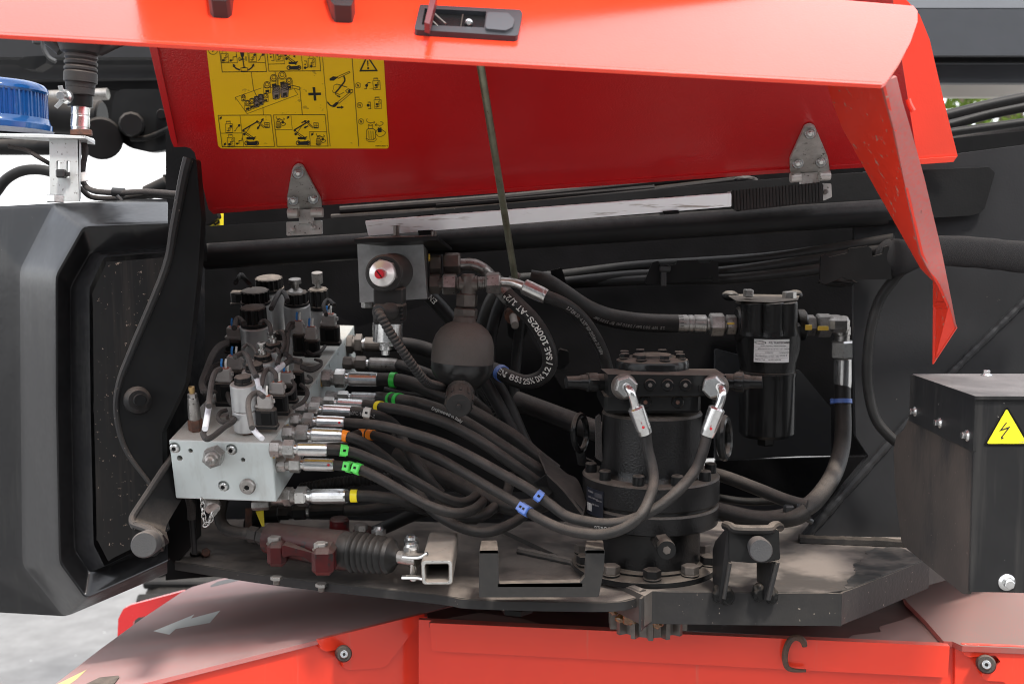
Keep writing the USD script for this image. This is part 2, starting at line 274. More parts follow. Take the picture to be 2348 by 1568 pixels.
GPL = mat('grey_plug', (.36, .335, .315), (.31, .29, .27), 60, rough=.5, dust=.5, dcol=(.26, .21, .175), dlo=.4)
RST = mat('rusty_steel', (.14, .055, .03), (.06, .035, .028), 90, metallic=.2, rough=.7, bump=.4, bscale=300)
GRS = mat('brown_grease', (.17, .075, .022), (.11, .045, .012), 60, rough=.22, coat=.5)
CHMP = mat('clevis_steel', (.23, .21, .185), (.17, .15, .13), 50, spots=(.08, .065, .055), sscale=120, sthr=.64, metallic=.5, rough=.4, dust=.92, dcol=(.25, .205, .17), dlo=.0, dscale=30)
ORNG = mat('orange_seal', (.32, .09, .05), rough=.6)
def plain(name, c, rough=.45, metallic=0., **k): return mat(name, c, rough=rough, metallic=metallic, **k)
GRN = plain('green_tie', (.035, .52, .06), .4); LGRN = plain('light_green_tie', (.10, .66, .10), .4); YEL = plain('yellow_tie', (.82, .66, .015), .4); ORA = plain('orange_tie', (.88, .24, .01), .4)
BLU = plain('blue_tie', (.09, .18, .52), .45, dust=.5, dcol=(.3, .27, .26), dlo=.4); WHT = plain('white_tie', (.55, .53, .48), .45); TIEK = plain('black_tie', (.014, .014, .014), .4)
WLAB = plain('white_tape', (.50, .50, .52), .45); REDP = plain('red_knob', (.50, .01, .02), .35); ALUW = plain('turned_aluminium', (.82, .80, .77), .32, .6)
WBLU = plain('blue_wire', (.03, .22, .6), .45); WWHT = plain('white_wire', (.75, .73, .68), .45); WRED = plain('red_wire', (.45, .03, .03), .45)
INKW = plain('white_print', (.72, .70, .66), .5); INKG = plain('grey_print', (.30, .285, .27), .5); INKK = plain('black_print', (.012, .012, .012), .5); INKM = plain('marker_red', (.6, .02, .03), .5); INKY = plain('yellow_mark', (.62, .40, .05), .5)
SEAM = plain('hose_seam', (.008, .0078, .0075), .7)
WIPE = mat('wiped_deck_paint', (.018, .018, .018), (.03, .029, .028), 40, rough=.42, dust=.5, dcol=(.2, .165, .14), dlo=.4, dmin=.0, drng=(.42, .62), dscale=22, streak=((.07, .066, .062), .7, (26, 140, 20), .5, .72))
STKY = mat('sticker_yellow', (.86, .53, .003), (.82, .50, .003), 12, rough=.42, spots=(.50, .30, .01), sscale=60, sthr=.70); STKW = plain('sticker_white', (.72, .71, .69), .4); STKP = plain('sticker_pale_yellow', (.8, .68, .03), .42); STKG = plain('sticker_grey_ink', (.22, .17, .14), .5); NAVY = plain('navy_plate', (.006, .007, .011), .35)
TAPEG = plain('grey_arrow_decal', (.80, .80, .77), .5)
TANKB = mat('moulded_plastic_scuffed', (.030, .027, .0255), (.042, .037, .034), 7, rough=.38, bump=.08, bscale=90, spots=(.16, .13, .11), sscale=120, sthr=.79, streak=((.014, .014, .014), .5, (30, 30, 3), .5, .75))

# ================= the setting =================
ZD = CZ - .317 * S; ZC = CZ - .385 * S               # deck top, chassis top
DK, CH = HZ(ZD), HZ(ZC)
ASPH = mat('asphalt', (.155, .152, .148), (.20, .197, .192), 9, rough=.9, bump=.5, bscale=120, spots=(.45, .45, .44), sscale=14, sthr=.74)
WALLW = mat('white_render', (.80, .80, .79), (.76, .76, .755), 1.5, rough=.85, bump=.1, bscale=40)
g = trimesh.creation.box((160, 160, .2)); g.apply_translation((0, 60, -.1))
p = usdkit.mesh(stage, '/World/ground', g, ASPH); _tag(p.GetPrim(), 'grey asphalt yard under the machine', 'ground', None, 'structure')
def solidbox(x0, x1, y0, y1, z0, z1): b = trimesh.creation.box((x1 - x0, y1 - y0, z1 - z0)); b.apply_translation(((x0 + x1) / 2, (y0 + y1) / 2, (z0 + z1) / 2)); return b
bld = thing('white_building', 'white rendered building far behind the machine on the left', 'building')
part('wall', bld, solidbox(-11, 1.2, 9, 15, 0, 6), WALLW); part('roof', bld, solidbox(-11.3, 1.5, 8.7, 15.3, 6, 6.25), GRYP); part('plinth', bld, solidbox(-11, 1.2, 8.95, 8.998, 0, .35), GRYP)
wh2 = thing('added_light_blocker', 'unseen dark building added behind the camera to cut front light', 'building')  # unseen building, added so dark panels reflect less bright sky
part('wall', wh2, solidbox(-7, 30, -18, -11, 0, 6.5), plain('blocker_dark', (.035, .036, .034), .7)); part('roof', wh2, solidbox(-7.3, 30.3, -18.3, -10.7, 6.5, 6.8), GRYP)
for k in range(6): part('window', wh2, solidbox(-4 + 5.5 * k, -1 + 5.5 * k, -11.02, -10.98, 1.2, 2.8), plain('blocker_glass', (.1, .12, .14), .05))
LEAF = look('leaf', {'oi': ('geometry', {}), 'n': ('noise_texture', {'scale': 2.0}), 'r': ('rgb_ramp', {'ramp': [(.3, (.05, .10, .02)), (.6, (.16, .22, .045)), (.75, (.3, .33, .1))]}), 'd': ('diffuse_bsdf', {}), 't': ('translucent_bsdf', {}), 'm': ('mix_closure', {'fac': .4})},
            [('oi.position', 'n.vector'), ('n.fac', 'r.fac'), ('r.color', 'd.color'), ('r.color', 't.color'), ('d.BSDF', 'm.closure1'), ('t.BSDF', 'm.closure2')], 'm.closure')
BARK = mat('bark', (.09, .065, .045), (.14, .11, .08), 14, rough=.9, bump=.6, bscale=60)
rg = np.random.default_rng(3)
def tree(x, y, h, label):
    t = thing('broadleaf_tree', label, 'tree', None)
    part('trunk', t, cat([tube([(x, y, 0), (x + .1, y, h * .3), (x, y + .1, h * .75)], .16, 8)] + [tube([(x, y, h * .35 + .2 * k), (x + 1.1 * math.cos(k * 2.1), y + 1.1 * math.sin(k * 2.1), h * .6 + .2 * k)], .06, 6) for k in range(5)]), BARK)
    cl = rg.normal(0, 1, (46, 3)) * V(1.5, 1.3, h * .2) + V(x, y, h * .62); pts = (cl[rg.integers(0, 46, 5200)] + rg.normal(0, .32, (5200, 3)))
    a = rg.normal(0, 1, (5200, 3)); a /= np.linalg.norm(a, axis=1)[:, None]; b = np.cross(a, rg.normal(0, 1, (5200, 3))); b /= np.linalg.norm(b, axis=1)[:, None]; s = rg.uniform(.05, .10, (5200, 1))
    v = np.stack([pts - a * s, pts + b * s * .5, pts + a * s, pts - b * s * .5], 1).reshape(-1, 3); i = np.arange(5200)[:, None] * 4
    part('crown', t, (v, np.vstack([i + [0, 1, 2], i + [0, 2, 3]])), LEAF, smooth=False)
tree(6.2, 13.5, 5.0, 'green tree seen through the gap just right of the raised red hood')
tree(9.0, 15.0, 5.5, 'yellow-green tree at the right picture edge above the black hoses')

# ---------------- main frame of the turret ----------------
fr = thing('turret_frame', 'black steel turret frame with dusty deck plate, rail and walls inside the open hood', 'machine frame')
thin = rnd([(398, 1236), (402, 1286), (640, 1322), (1000, 1362), (1080, 1373), (1300, 1379), (1420, 1378), (1476, 1364), (1470, 1350), (1300, 1284), (1240, 1262), (1180, 1200), (700, 1190), (440, 1190)], 3)
part('deck_plate', fr, prism(thin, DK, .011, -.004), DECK, label='thin dusty deck plate on the left')
thick = rnd([(1478, 1366), (1497, 1354), (1560, 1355), (1895, 1358), (1945, 1351), (2130, 1279), (2330, 1225), (2330, 1195), (1150, 1195), (1150, 1212), (1305, 1284)], 2)
part('deck_plate', fr, prism(thick, DK, .040, .003), DECK, label='thick deck plate on the right')
wp = np.array([(1940, 1349), (1946, 1330), (1962, 1310), (1958, 1294), (1984, 1276), (1990, 1262), (2030, 1254), (2068, 1256), (2108, 1277), (2122, 1281), (2040, 1312), (1960, 1343)], float); wq = catmull(np.c_[wp, np.zeros(12)], 7, True)[:, :2]; wq[:42] += np.random.default_rng(4).normal(0, 1.6, (42, 2)) * [1.6, .7]
part('wiped_patch', fr, prism(Polygon(wq).buffer(0), DK, .0004, .0036), WIPE)
a, b = DK.at(1318, 1290, .002), DK.at(1474, 1361, .0)
part('weld_bead', fr, cat([weld(a, b, .0075, 1), weld(DK.at(1190, 1262), DK.at(1320, 1290), .006, 5)]), DECK)
part('weld_bead', fr, blob(DK.at(1482, 1370, -.010), .0085, 4, sc=(.9, .8, 1.5)), BLK)
edge_pts = [(1469, 1371), (1480, 1361), (1497, 1354), (1560, 1355), (1895, 1358), (1945, 1351), (2130, 1279)]
def skirtface(pts, pl, h, out=.0012, top=0):       # painted front edge of a thick plate, following its outline
    P3 = [pl.at(x, y) for x, y in pts]; t, U, B = frames(np.array(P3)); o = []
    for i, q in enumerate(P3):
        n = nrm(np.cross(t[i], EZ)); n = n if np.dot(n, C0 - q) > 0 else -n; o.append(n)
    v, f = [], []
    for q, n in zip(P3, o):
        for dz, k in ((top, out), (-h, out), (-h, -.002), (top, -.002)): v.append(q + n * k + EZ * dz)
    for i in range(len(P3) - 1):
        for j in range(4):
            k = (j + 1) % 4; f += [[i * 4 + j, i * 4 + k, i * 4 + 4 + k], [i * 4 + j, i * 4 + 4 + k, i * 4 + 4 + j]]
    e = 4 * (len(P3) - 1); f += [[0, 1, 2], [0, 2, 3], [e, e + 2, e + 1], [e, e + 3, e + 2]]
    m = trimesh.Trimesh(v, f, process=False)
    if m.volume < 0: m.invert()
    return m
part('deck_edge', fr, skirtface(catmull([V(*q, 0) for q in edge_pts], 6)[:, :2], HZ(ZD + .003), .0435, top=-.0008), EDGE)
part('deck_edge', fr, skirtface(catmull([V(*q, 0) for q in [(402, 1286), (640, 1322), (1000, 1362), (1080, 1373), (1300, 1379), (1420, 1378), (1472, 1364)]], 5)[:, :2], HZ(ZD - .004), .0125, top=-.0008), EDGE)
part('rear_wall', fr, prism([(380, 300), (2150, 300), (2150, 1060), (1900, 1045), (1640, 1050), (1500, 1056), (1500, 1240), (380, 1330)], VY(1.36), .01), BLKW)
part('inner_wall', fr, prism(rnd([(530, 600), (1990, 470), (1990, 700), (1990, 1040), (1905, 1046), (1905, 935), (1835, 850), (1640, 850), (1380, 880), (1290, 892), (1170, 700), (1000, 690), (820, 750), (640, 640), (548, 640)], 6), VY(1.27), .012), BLKW)
part('gusset_plate', fr, prism(rnd([(1640, 800), (1835, 850), (1905, 935), (1906, 1042), (1640, 1056)], 4), VY(1.25), .012), GRYP)
part('floor_pan', fr, prism([(300, 1090), (2300, 1090), (2300, 1240), (300, 1240)], HZ(ZD - .02), .008), BLKW)
part('side_gusset', fr, prism(rnd([(1640, 1056), (2000, 1046), (1840, 1236), (1640, 1160)], 3), VY(1.33), .01), BLKW)
RW = PL(P(1850, 1238, 1.10), P(2065, 1245, 1.095), P(2200, 500, 1.09))
part('right_wall', fr, prism(rnd([(1960, 400), (2100, 365), (2450, 319), (2450, 1250), (2062, 1246), (1832, 1238), (1992, 1046), (1962, 1000), (1958, 700)], 5), RW, .012), GRYP)
part('weld_bead', fr, cat([weld(RW.at(2450, 592), RW.at(2178, 856), .0055, 3), weld(RW.at(2178, 856), RW.at(1842, 1236), .0065, 6)]), GRYP)
part('weld_bead', fr, weld(DK.at(1832, 1240, .004), DK.at(2085, 1250, .004), .010, 8), BLK)
part('rail', fr, prism(rnd([(455, 522), (470, 519), (840, 497), (1700, 416), (1960, 396), (2268, 383), (2282, 396), (2258, 478), (2245, 490), (2225, 495), (1500, 536), (470, 606), (455, 600)], 5), VY(1.08), .075), BLKR)
lip = [P(470, 587, 1.085), P(1500, 520, 1.085), P(2030, 486, 1.085)]
part('rail_lip', fr, sweep(catmull(lip, 4), .020, 12), BLKR)
sp = rnd([(432, 362), (450, 366), (462, 500), (455, 620), (440, 760), (425, 880), (372, 990), (374, 1110), (345, 1110), (288, 1030), (266, 950), (272, 880), (302, 800), (377, 620), (397, 520), (417, 420), (424, 375)], 6)
part('side_plate', fr, prism(sp, VY(.945), .02), BLK)
part('corner_post', fr, prism(rnd([(372, 1090), (452, 1120), (452, 1236), (402, 1296), (374, 1262)], 4), VY(1.03), .02), BLK)
rim = [(432, 363), (420, 410), (399, 520), (378, 620), (303, 800), (273, 880), (267, 950), (288, 1030), (345, 1110)]
part('plate_edge', fr, sweep(catmull([P(x, y, .945) for x, y in rim], 6), np.interp(np.linspace(0, 1, 49), [0, .3, 1], [.007, .0055, .003]), 8), EDGE)
part('rubber_stop', fr, cyl(P(318, 917, .945), P(322, 917, .925), Mt(14, .95)), BLK); part('washer', fr, lathe(P(318, 917, .947), P(318, 917, .939), [(0, Mt(34, .95)), (.6, Mt(31, .95)), (1, Mt(22, .95))], 28), BLKD)
part('weld_bead', fr, weld(P(458, 522, 1.07), P(462, 600, 1.07), .008, 9), BLK)
part('lift_eye', fr, prism(rnd([(455, 372), (480, 420), (500, 500), (470, 520), (452, 440)], 4), VY(1.1), .02), BLK)
part('strut_tube', fr, cyl(P(1180, 918, 1.17), P(1400, 1000, 1.13), Mt(24, 1.15)), RUB)
part('bracket_lug', fr, prism(rnd([(1160, 700), (1205, 700), (1210, 760), (1190, 790), (1165, 770)], 8), VY(1.2), .01), BLK); part('bracket_lug', fr, prism(rnd([(1282, 800), (1304, 806), (1306, 830), (1290, 850), (1272, 842)], 5), VY(1.15), .02), BLK)
part('stud_bolt', fr, cyl(P(1176, 724, 1.18), P(1181, 746, 1.13), Mt(9, 1.15), 14), ZNK); part('serrated_washer', fr, lathe(P(1175, 722, 1.19), P(1176, 726, 1.175), [(0, Mt(20, 1.18)), (1, Mt(18, 1.18))], 14), RST)
part('sticker', fr, prism([(481, 488), (512, 488), (512, 517), (481, 519)], VY(1.12), .002), STKP, label='yellow sticker peeping out below the hood')
hook = LineString([(492, 497), (488, 510), (494, 515), (502, 510), (500, 497)]).buffer(2.0); part('sticker_print', fr, prism(hook, VY(1.12), .0006, .0008), INKK)
for k, pts in enumerate([[(760, 500), (1150, 474), (1430, 443), (1720, 408)], [(780, 482), (1100, 458), (1330, 436), (1700, 396)], [(1000, 470), (1300, 446), (1500, 430)]]):
    part('cable_run', fr, tubepx([(x, y, 1.2) for x, y in pts], 9, 10), BLK)
part('fabric_edge', fr, cat([blob(P(1711, 413, 1.1), .011, 4, sc=(1.6, .6, .5))]), BLK)

# floor of the opening under the rear wall: white thing glimpsed through it
solo('white_pipe', cyl(P(1640, 1064, 1.6), P(1790, 1096, 1.6), Mt(17, 1.6), 16), WPL, 'pale pipe glimpsed through the dark opening right of the motor', 'pipe')

# ---------------- upper boom and distant machine parts ----------------
bm = thing('boom_section', 'dark grey box boom at the upper right behind the raised red hood', 'boom')
part('boom_side', bm, prism([(1900, 22), (2500, 22), (2500, 128), (1900, 128)], VY(1.62), .02), BOOM)
part('boom_top', bm, cat([prism([(1900, -120), (2500, -120), (2500, 19), (1900, 19)], PL(P(2000, 21, 1.64), P(2300, 21, 1.64), P(2100, -100, 1.74)), .01)]), BOOM)
part('boom_groove', bm, prism([(1900, 126), (2500, 126), (2500, 142), (1900, 142)], VY(1.66), .02), BLK)
part('boom_underside', bm, prism([(1900, 140), (2500, 140), (2500, 191), (1900, 191)], VY(1.68), .03), BOOM)
part('slide_pad', bm, prism([(2060, 194), (2500, 196), (2500, 224), (2060, 222)], VY(1.75), .03), plain('cream_slide_pad', (.55, .52, .46), .6), label='cream slide strip under the boom')
for i, (pts, r) in enumerate([([(2100, 282), (2178, 263), (2257, 243), (2348, 224), (2450, 204)], 12), ([(2100, 303), (2181, 286), (2257, 265), (2348, 246), (2450, 226)], 12), ([(2100, 318), (2187, 303), (2348, 281), (2450, 266)], 10), ([(2080, 345), (2190, 328), (2257, 316), (2348, 293), (2450, 270)], 16)]):
    solo('boom_hose', tubepx([(x, y, 1.30 + .03 * (i % 2)) for x, y in pts], r, 14), HOSE2 if i != 3 else BRAID, ['black hose highest of those right of the red hood', 'black hose second from the top right of the red hood', 'thin black hose third from the top right of the red hood', 'thick braided black hose lowest of those right of the red hood'][i], 'hose', 'hoses running to the boom')
solo('boom_link_plate', prism([(2060, 330), (2500, 285), (2500, 345), (2060, 372)], VY(1.24), .03), BLK, 'black link plate in the shadow under the boom hoses', 'plate')

cy = thing('lift_cylinder', 'black boom cylinder with round pivot pin above the left cover', 'hydraulic cylinder')
part('knuckle_plate', cy, prism(rnd([(262, 205), (400, 205), (420, 330), (372, 346), (345, 350), (300, 340), (262, 315), (255, 270)], 22), VY(1.58), .03), BLK)
part('pivot_pin', cy, lathe(P(302, 286, 1.58), P(301, 286, 1.54), [(0, Mt(29, 1.55)), (.5, Mt(29, 1.55)), (1, Mt(24, 1.55))], 12), BLK)
part('side_pin', cy, cyl(P(370, 262, 1.58), P(370, 262, 1.55), Mt(11, 1.55)), BLK)
part('rim_rib', cy, sweep(catmull([P(x, y, 1.565) for x, y in [(300, 318), (340, 316), (400, 290)]], 6), .006), BLK)
part('barrel', cy, cyl(P(60, 262, 1.62), P(235, 272, 1.62), Mt(40, 1.62), 24), BLK); part('barrel_eye', cy, cyl(P(232, 318, 1.55), P(232, 312, 1.72), Mt(46, 1.6), 28), BLK)
part('piston_rod', cy, cyl(P(100, 222, 1.75), P(248, 216, 1.75), Mt(13, 1.75)), ZND)
part('lower_tube', cy, cyl(P(-60, 338, 1.7), P(260, 338, 1.66), Mt(18, 1.7)), BLK); part('side_plate', cy, prism([(-90, 206), (420, 206), (420, 292), (240, 306), (-90, 330)], VY(1.95), .03), BLK)
ub = thing('upper_frame', 'black upper frame rails in shade between the hood and the blue beacon', 'frame')
part('rail', ub, prism([(-80, 85), (420, 85), (420, 132), (-80, 132)], VY(1.75), .04), GRYP); part('rail', ub, prism([(-80, 150), (420, 150), (420, 178), (-80, 186)], VY(1.80), .04), GRYP)
part('rail', ub, prism([(-80, 124), (420, 124), (420, 152), (-80, 152)], VY(1.85), .02), BLK); part('rail', ub, prism([(-80, 176), (420, 176), (420, 206), (-80, 206)], VY(1.88), .02), BLK)
part('clamp_strap', ub, cat([tubepx([(98, 88, 1.6), (100, 110, 1.6), (112, 132, 1.6), (128, 142, 1.6)], 5, 8), pbox(73, 85, 100, 100, 1.6, .02)]), TIEK); part('clamp_block', ub, cat([prism([(28, 144), (62, 130), (108, 128), (105, 145), (80, 160), (55, 158)], VY(1.62), .04)]), BLK)
solo('loop_hose', tubepx([(-30, 470, 1.35), (-8, 440, 1.35), (14, 412, 1.35), (45, 394, 1.35), (80, 389, 1.35), (115, 394, 1.35), (150, 410, 1.35)], 12, 14), HOSE2, 'thick black hose arching behind the galvanised beacon bracket', 'hose')
solo('distant_cylinder', cat([cyl(P(270, 470, 1.45), P(350, 440, 1.5), Mt(12, 1.5)), cyl(P(335, 444, 1.5), P(385, 420, 1.5), Mt(17, 1.5)), pbox(372, 400, 430, 440, 1.5, .08)]), BLK, 'black cable gland and fitting behind the left steel plate edge', 'fitting')

# ---------------- left moulded cover ----------------
tk = thing('side_cover', 'large black moulded plastic cover with stepped recess at the left', 'cover')
def loft(ca, cb, ya, yb, per=1):
    a = np.array([P(x, y, ya) for x, y in ca]); b = np.array([P(x, y, yb) for x, y in cb]); n = len(a); v = np.vstack([a, b]); f = []
    for i in range(n - 1): f += [[i, i + 1, n + i + 1], [i, n + i + 1, n + i]]
    return trimesh.Trimesh(v, f, process=False)
ct = [(392, 463), (125, 466), (46, 621), (48, 930), (52, 1295), (149, 1416), (392, 1312)]
c1 = [(392, 512), (192, 519), (128, 632), (129, 930), (136, 1290), (196, 1372), (392, 1283)]
c2 = [(392, 566), (207, 580), (162, 660), (164, 930), (171, 1257), (206, 1312), (392, 1245)]
c3 = [(392, 578), (240, 590), (206, 662), (209, 930), (216, 1247), (242, 1298), (392, 1225)]
cl = [(392, 455), (-60, 476), (-70, 621), (-70, 930), (-70, 1295), (-60, 1404), (392, 1300)]
layers = [(cl, 1.035), (ct, 1.010), (c1, .960), (c2, .978), (c3, .958)]
def shell(la, ya, lb, yb): return loft(la, lb, ya, yb)
def rounded_loft():
    ms = []
    for (a, ya), (b, yb) in zip(layers[:-1], layers[1:]): ms.append(loft(a, b, ya, yb))
    ms.append(trimesh.Trimesh(np.array([P(x, y, .960) for x, y in c3 + [(392, 900)]]), [[7, i, i + 1] for i in range(6)], process=False))
    v = cat(ms); v.merge_vertices(digits_vertex=5); return v
sh = rounded_loft(); NS = 4; nf = len(sh.faces)
for _ in range(NS): sh = sh.subdivide()
sh.merge_vertices(digits_vertex=6); trimesh.smoothing.filter_laplacian(sh, .5, 2, volume_constraint=False)
band = np.minimum(np.arange(len(sh.faces)) // (4 ** NS) // 12, 4)
if sh.face_normals[:, 1].mean() > 0: sh.invert()
for nm, k, mm in (('outer_shell', 0, TANK), ('front_face', 1, TANK), ('inner_step', 2, TANK), ('raised_rib', 3, TANK), ('recess_panel', 4, TANKD)):
    part(nm, tk, sh.submesh([np.nonzero(band == k)[0]], append=True), mm, smooth=45)
part('back_shell', tk, cat([prism([(-70, 500), (380, 480), (380, 1290), (-70, 1390)], VY(1.08), .20)]), TANK)
arm = thing('stop_arm', 'bent black steel arm ending in a round grey rubber buffer, left of the manifold', 'bracket')
def ribbon(A, B, th):                              # bent sheet between two edge lines
    A, B = np.array(A), np.array(B); n = len(A); v, f = [], []
    for i in range(n):
        t = (A[min(i + 1, n - 1)] - A[max(i - 1, 0)]); nn = nrm(np.cross(t, B[i] - A[i])); nn = nn if np.dot(nn, C0 - A[i]) > 0 else -nn
        v += [A[i], B[i], B[i] - nn * th, A[i] - nn * th]
    for i in range(n - 1):
        for j in range(4):
            k = (j + 1) % 4; f += [[i * 4 + j, i * 4 + k, i * 4 + 4 + k], [i * 4 + j, i * 4 + 4 + k, i * 4 + 4 + j]]
    e = 4 * (n - 1); f += [[0, 2, 1], [0, 3, 2], [e, e + 1, e + 2], [e, e + 2, e + 3]]
    m = trimesh.Trimesh(v, f, process=False); trimesh.repair.fix_normals(m); return m
la = catmull([P(402, 1038, .958), P(372, 1080, .942), P(338, 1132, .932), P(309, 1176, .922), P(303, 1190, .917), P(308, 1202, .908), P(340, 1214, .895), P(365, 1232, .89), P(371, 1252, .89)], 5)
lb = catmull([P(450, 1085, .975), P(432, 1120, .966), P(412, 1152, .955), P(386, 1196, .94), P(380, 1212, .935), P(378, 1225, .925), P(378, 1236, .92), P(379, 1250, .915), P(376, 1262, .915)], 5)
part('arm_plate', arm, ribbon(la, lb, .006), BLKD); part('arm_edge', arm, sweep(la, .0045, 8), RUB)
part('arm_tab', arm, prism(rnd([(304, 1192), (345, 1214), (368, 1236), (372, 1258), (355, 1276), (310, 1275), (303, 1240)], 6), VY(.905), .008), BLKD)
part('rubber_buffer', arm, lathe(P(344, 1241, .90), P(330, 1249, .845), [(0, Mt(30, .87)), (.9, Mt(31, .85)), (1, Mt(28, .85))], 32), RUBG)

# ---------------- raised red hood ----------------
hd = thing('raised_hood', 'raised red sheet metal hood with shade-darkened red inner panel over the valve compartment', 'hood')
HP = PL(P(485, 490, 1.06), P(2195, 372, 1.06), P(1200, -60, .82))
pan = [(262, -220), (340, 100), (392, 322), (399, 338), (424, 337), (436, 340), (446, 350), (452, 372), (478, 480), (489, 491), (700, 474), (1200, 437), (1880, 391), (2108, 377), (2098, 330), (2062, 100), (2046, -10)]
part('inner_panel', hd, prism(pan, HP, .004), RED_SHADED)
part('bottom_hem', hd, prism([(484, 481), (660, 469), (660, 476), (489, 491)], HP, .003, .0025), RED_SHADED); part('bottom_hem', hd, prism([(740, 463), (1812, 388), (1812, 396), (740, 471)], HP, .003, .0025), RED_SHADED)
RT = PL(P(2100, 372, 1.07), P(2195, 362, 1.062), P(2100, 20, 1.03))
part('side_return', hd, prism(rnd([(2030, -20), (2062, -12), (2082, 4), (2109, 35), (2132, 92), (2165, 235), (2196, 358), (2186, 372), (2060, 380)], 2), RT, .004), RED); part('side_hem', hd, prism([(2040, 369), (2193, 359), (2186, 372), (2040, 382)], RT, .003, .0025), RED)  # lit end of the inner sheet, split off, tilted and painted brighter
part('bottom_hem', hd, prism([(1902, 381), (2100, 368), (2106, 377), (1902, 389)], HP, .003, .0025), RED_SHADED)
part('left_flange', hd, prism([(270, -220), (290, -220), (358, 100), (407, 332), (399, 338), (392, 322), (340, 100)], HP, .007, .006), RED_SHADED)
KP = PL(P(-200, 69, .72), P(2022, 195, .72), P(2000, 2, .835))
sk = [(-300, 63), (0, 80), (1000, 137), (2022, 195), (2032, 188), (2062, 145), (2088, 96), (2104, 50), (2104, 26), (2094, 14), (1900, -2), (1000, -95), (-300, -230)]
part('front_skirt', hd, prism(sk, KP, .004), RED)
part('skirt_hem', hd, sweep(np.array([KP.at(x, y, -.003) for x, y in [(-300, 63), (0, 80), (1000, 137), (2020, 195)]]), .0035, 10), RED)
fa = [P(1896, 195, .86), P(1910, 240, .87), P(1930, 292, .885), P(2000, 420, .905), P(2110, 615, .94), P(2122, 628, .942), P(2139, 632, .945), P(2139, 700, .945), P(2138, 835, .945)]
fb = [P(2022, 192, .735), P(2037, 250, .76), P(2050, 300, .78), P(2076, 430, .82), P(2112, 585, .87), P(2130, 620, .88), P(2150, 655, .89), P(2170, 700, .905), P(2192, 752, .925)]
part('side_flap', hd, ribbon(fa, fb, .003), RED_SPOT)
fcx = [P(2056, 176, .745), P(2070, 235, .765), P(2087, 292, .785), P(2120, 410, .82), P(2152, 545, .87), P(2162, 590, .88), P(2174, 650, .89), P(2184, 700, .905), P(2193.5, 751, .925)]
part('flap_rim', hd, ribbon(fb, fcx, .003), mat('red_paint_hazed', (.52, .10, .085), (.40, .15, .135), 260, rough=.4, dust=.9, dcol=(.48, .26, .24), dlo=-.2, dscale=30))
part('flap_clip', hd, sweep(catmull([P(2082, 228, .80), P(2086, 240, .80), P(2094, 255, .80)], 5), .003, 8), RED)
for pts in ([(472, -45), (532, -45), (527, -4), (518, 3), (484, 1), (476, -8)], [(744, -40), (804, -40), (813, -10), (806, 14), (766, 12), (758, 2)]):
    part('rubber_bumper', hd, prism(rnd(pts, 5), KP, .02, .018), TIEK)
lt = part('latch', hd, prism(rnd([(963, 11), (1193, 23), (1198, 31), (1188, 80), (1182, 83), (956, 69), (950, 66)], 4).difference(Polygon([(974, 20), (1115, 27), (1110, 64), (967, 57)])), KP, .007, .006), plain('latch_black', (.02, .021, .024), .42))
part('recess', lt, prism([(970, 17), (1118, 24), (1114, 66), (964, 60)], KP, .002, .0012), BLKW)
part('slide_button', lt, prism(rnd([(1117, 28), (1165, 30), (1180, 45), (1176, 62), (1160, 70), (1112, 66)], 6), KP, .0085, .0085), plain('latch_grey', (.045, .047, .052), .45))
part('latch_screw', lt, lathe(KP.at(1075, 53, .001), KP.at(1075, 53, .008), [(0, Mt(10, .74)), (.5, Mt(9, .74)), (.6, Mt(6, .74)), (1, Mt(5, .74))], 14), ZNB); part('latch_web', lt, prism([(1060, 33), (1063, 33), (1058, 62), (1055, 62)], KP, .004, .005), BLK)
part('pull_cord', lt, cat([sweep(catmull([KP.at(x, y, .006) for x, y in pts], 5), .0008, 6) for pts in ([(990, 25), (1005, 40), (1022, 55)], [(992, 30), (990, 45), (1003, 60)])]), ZND)
part('stay_hook', hd, cat([prism([(988, -10), (1002, -10), (985, 56), (973, 52)], KP, .010, .022)]), mat('dark_red_stay', (.10, .01, .012), rough=.35))
# hinges
def hinge(poly, bolts, k1, k2, mid, leaf=None, pins=()):
    h = part('hinge', hd, prism(rnd(poly, 7), HP, .004, .0055), HNG)
    part('hinge_knuckle', h, cyl(P(*k1[0], 1.045), P(*k1[1], 1.045), Mt(11.5, 1.05), 18), HNG); part('hinge_knuckle', h, cyl(P(*k2[0], 1.045), P(*k2[1], 1.045), Mt(11.5, 1.05), 18), HNG)
    part('hinge_leaf', h, cat([prism(mid, VY(1.05), .012)] + ([prism(rnd(leaf, 3), VY(1.055), .01)] if leaf else [])), HNG)
    for q in pins: part('rivet', h, blob(P(*q, 1.053), Mt(6, 1.05), 1, .05, sub=2), HNG)
    for x, y in bolts:
        part('bolt', h, cat([lathe(HP.at(x, y, .0055), HP.at(x, y, .0085), [(0, Mt(14, 1)), (.5, Mt(14, 1)), (1, Mt(12, 1))], 24)]), ZN)
        part('nut', h, cat([hexn(HP.at(x, y, .0085), HP.at(x, y, .0145), Mt(9, 1)), cyl(HP.at(x, y, .014), HP.at(x, y + 2, .021), Mt(4.5, 1), 12)]), ZN)
hinge([(669, 395), (673, 386), (684, 379), (695, 384), (701, 395), (736, 459), (739, 481), (660, 481), (658, 458)], [(683, 397), (672, 459), (718, 456)], ((660, 490), (684, 489)), ((713, 488), (741, 487)), [(684, 481), (715, 480), (717, 512), (686, 513)], [(656, 509), (737, 505), (738, 537), (657, 541)], [(671, 527), (718, 522)])
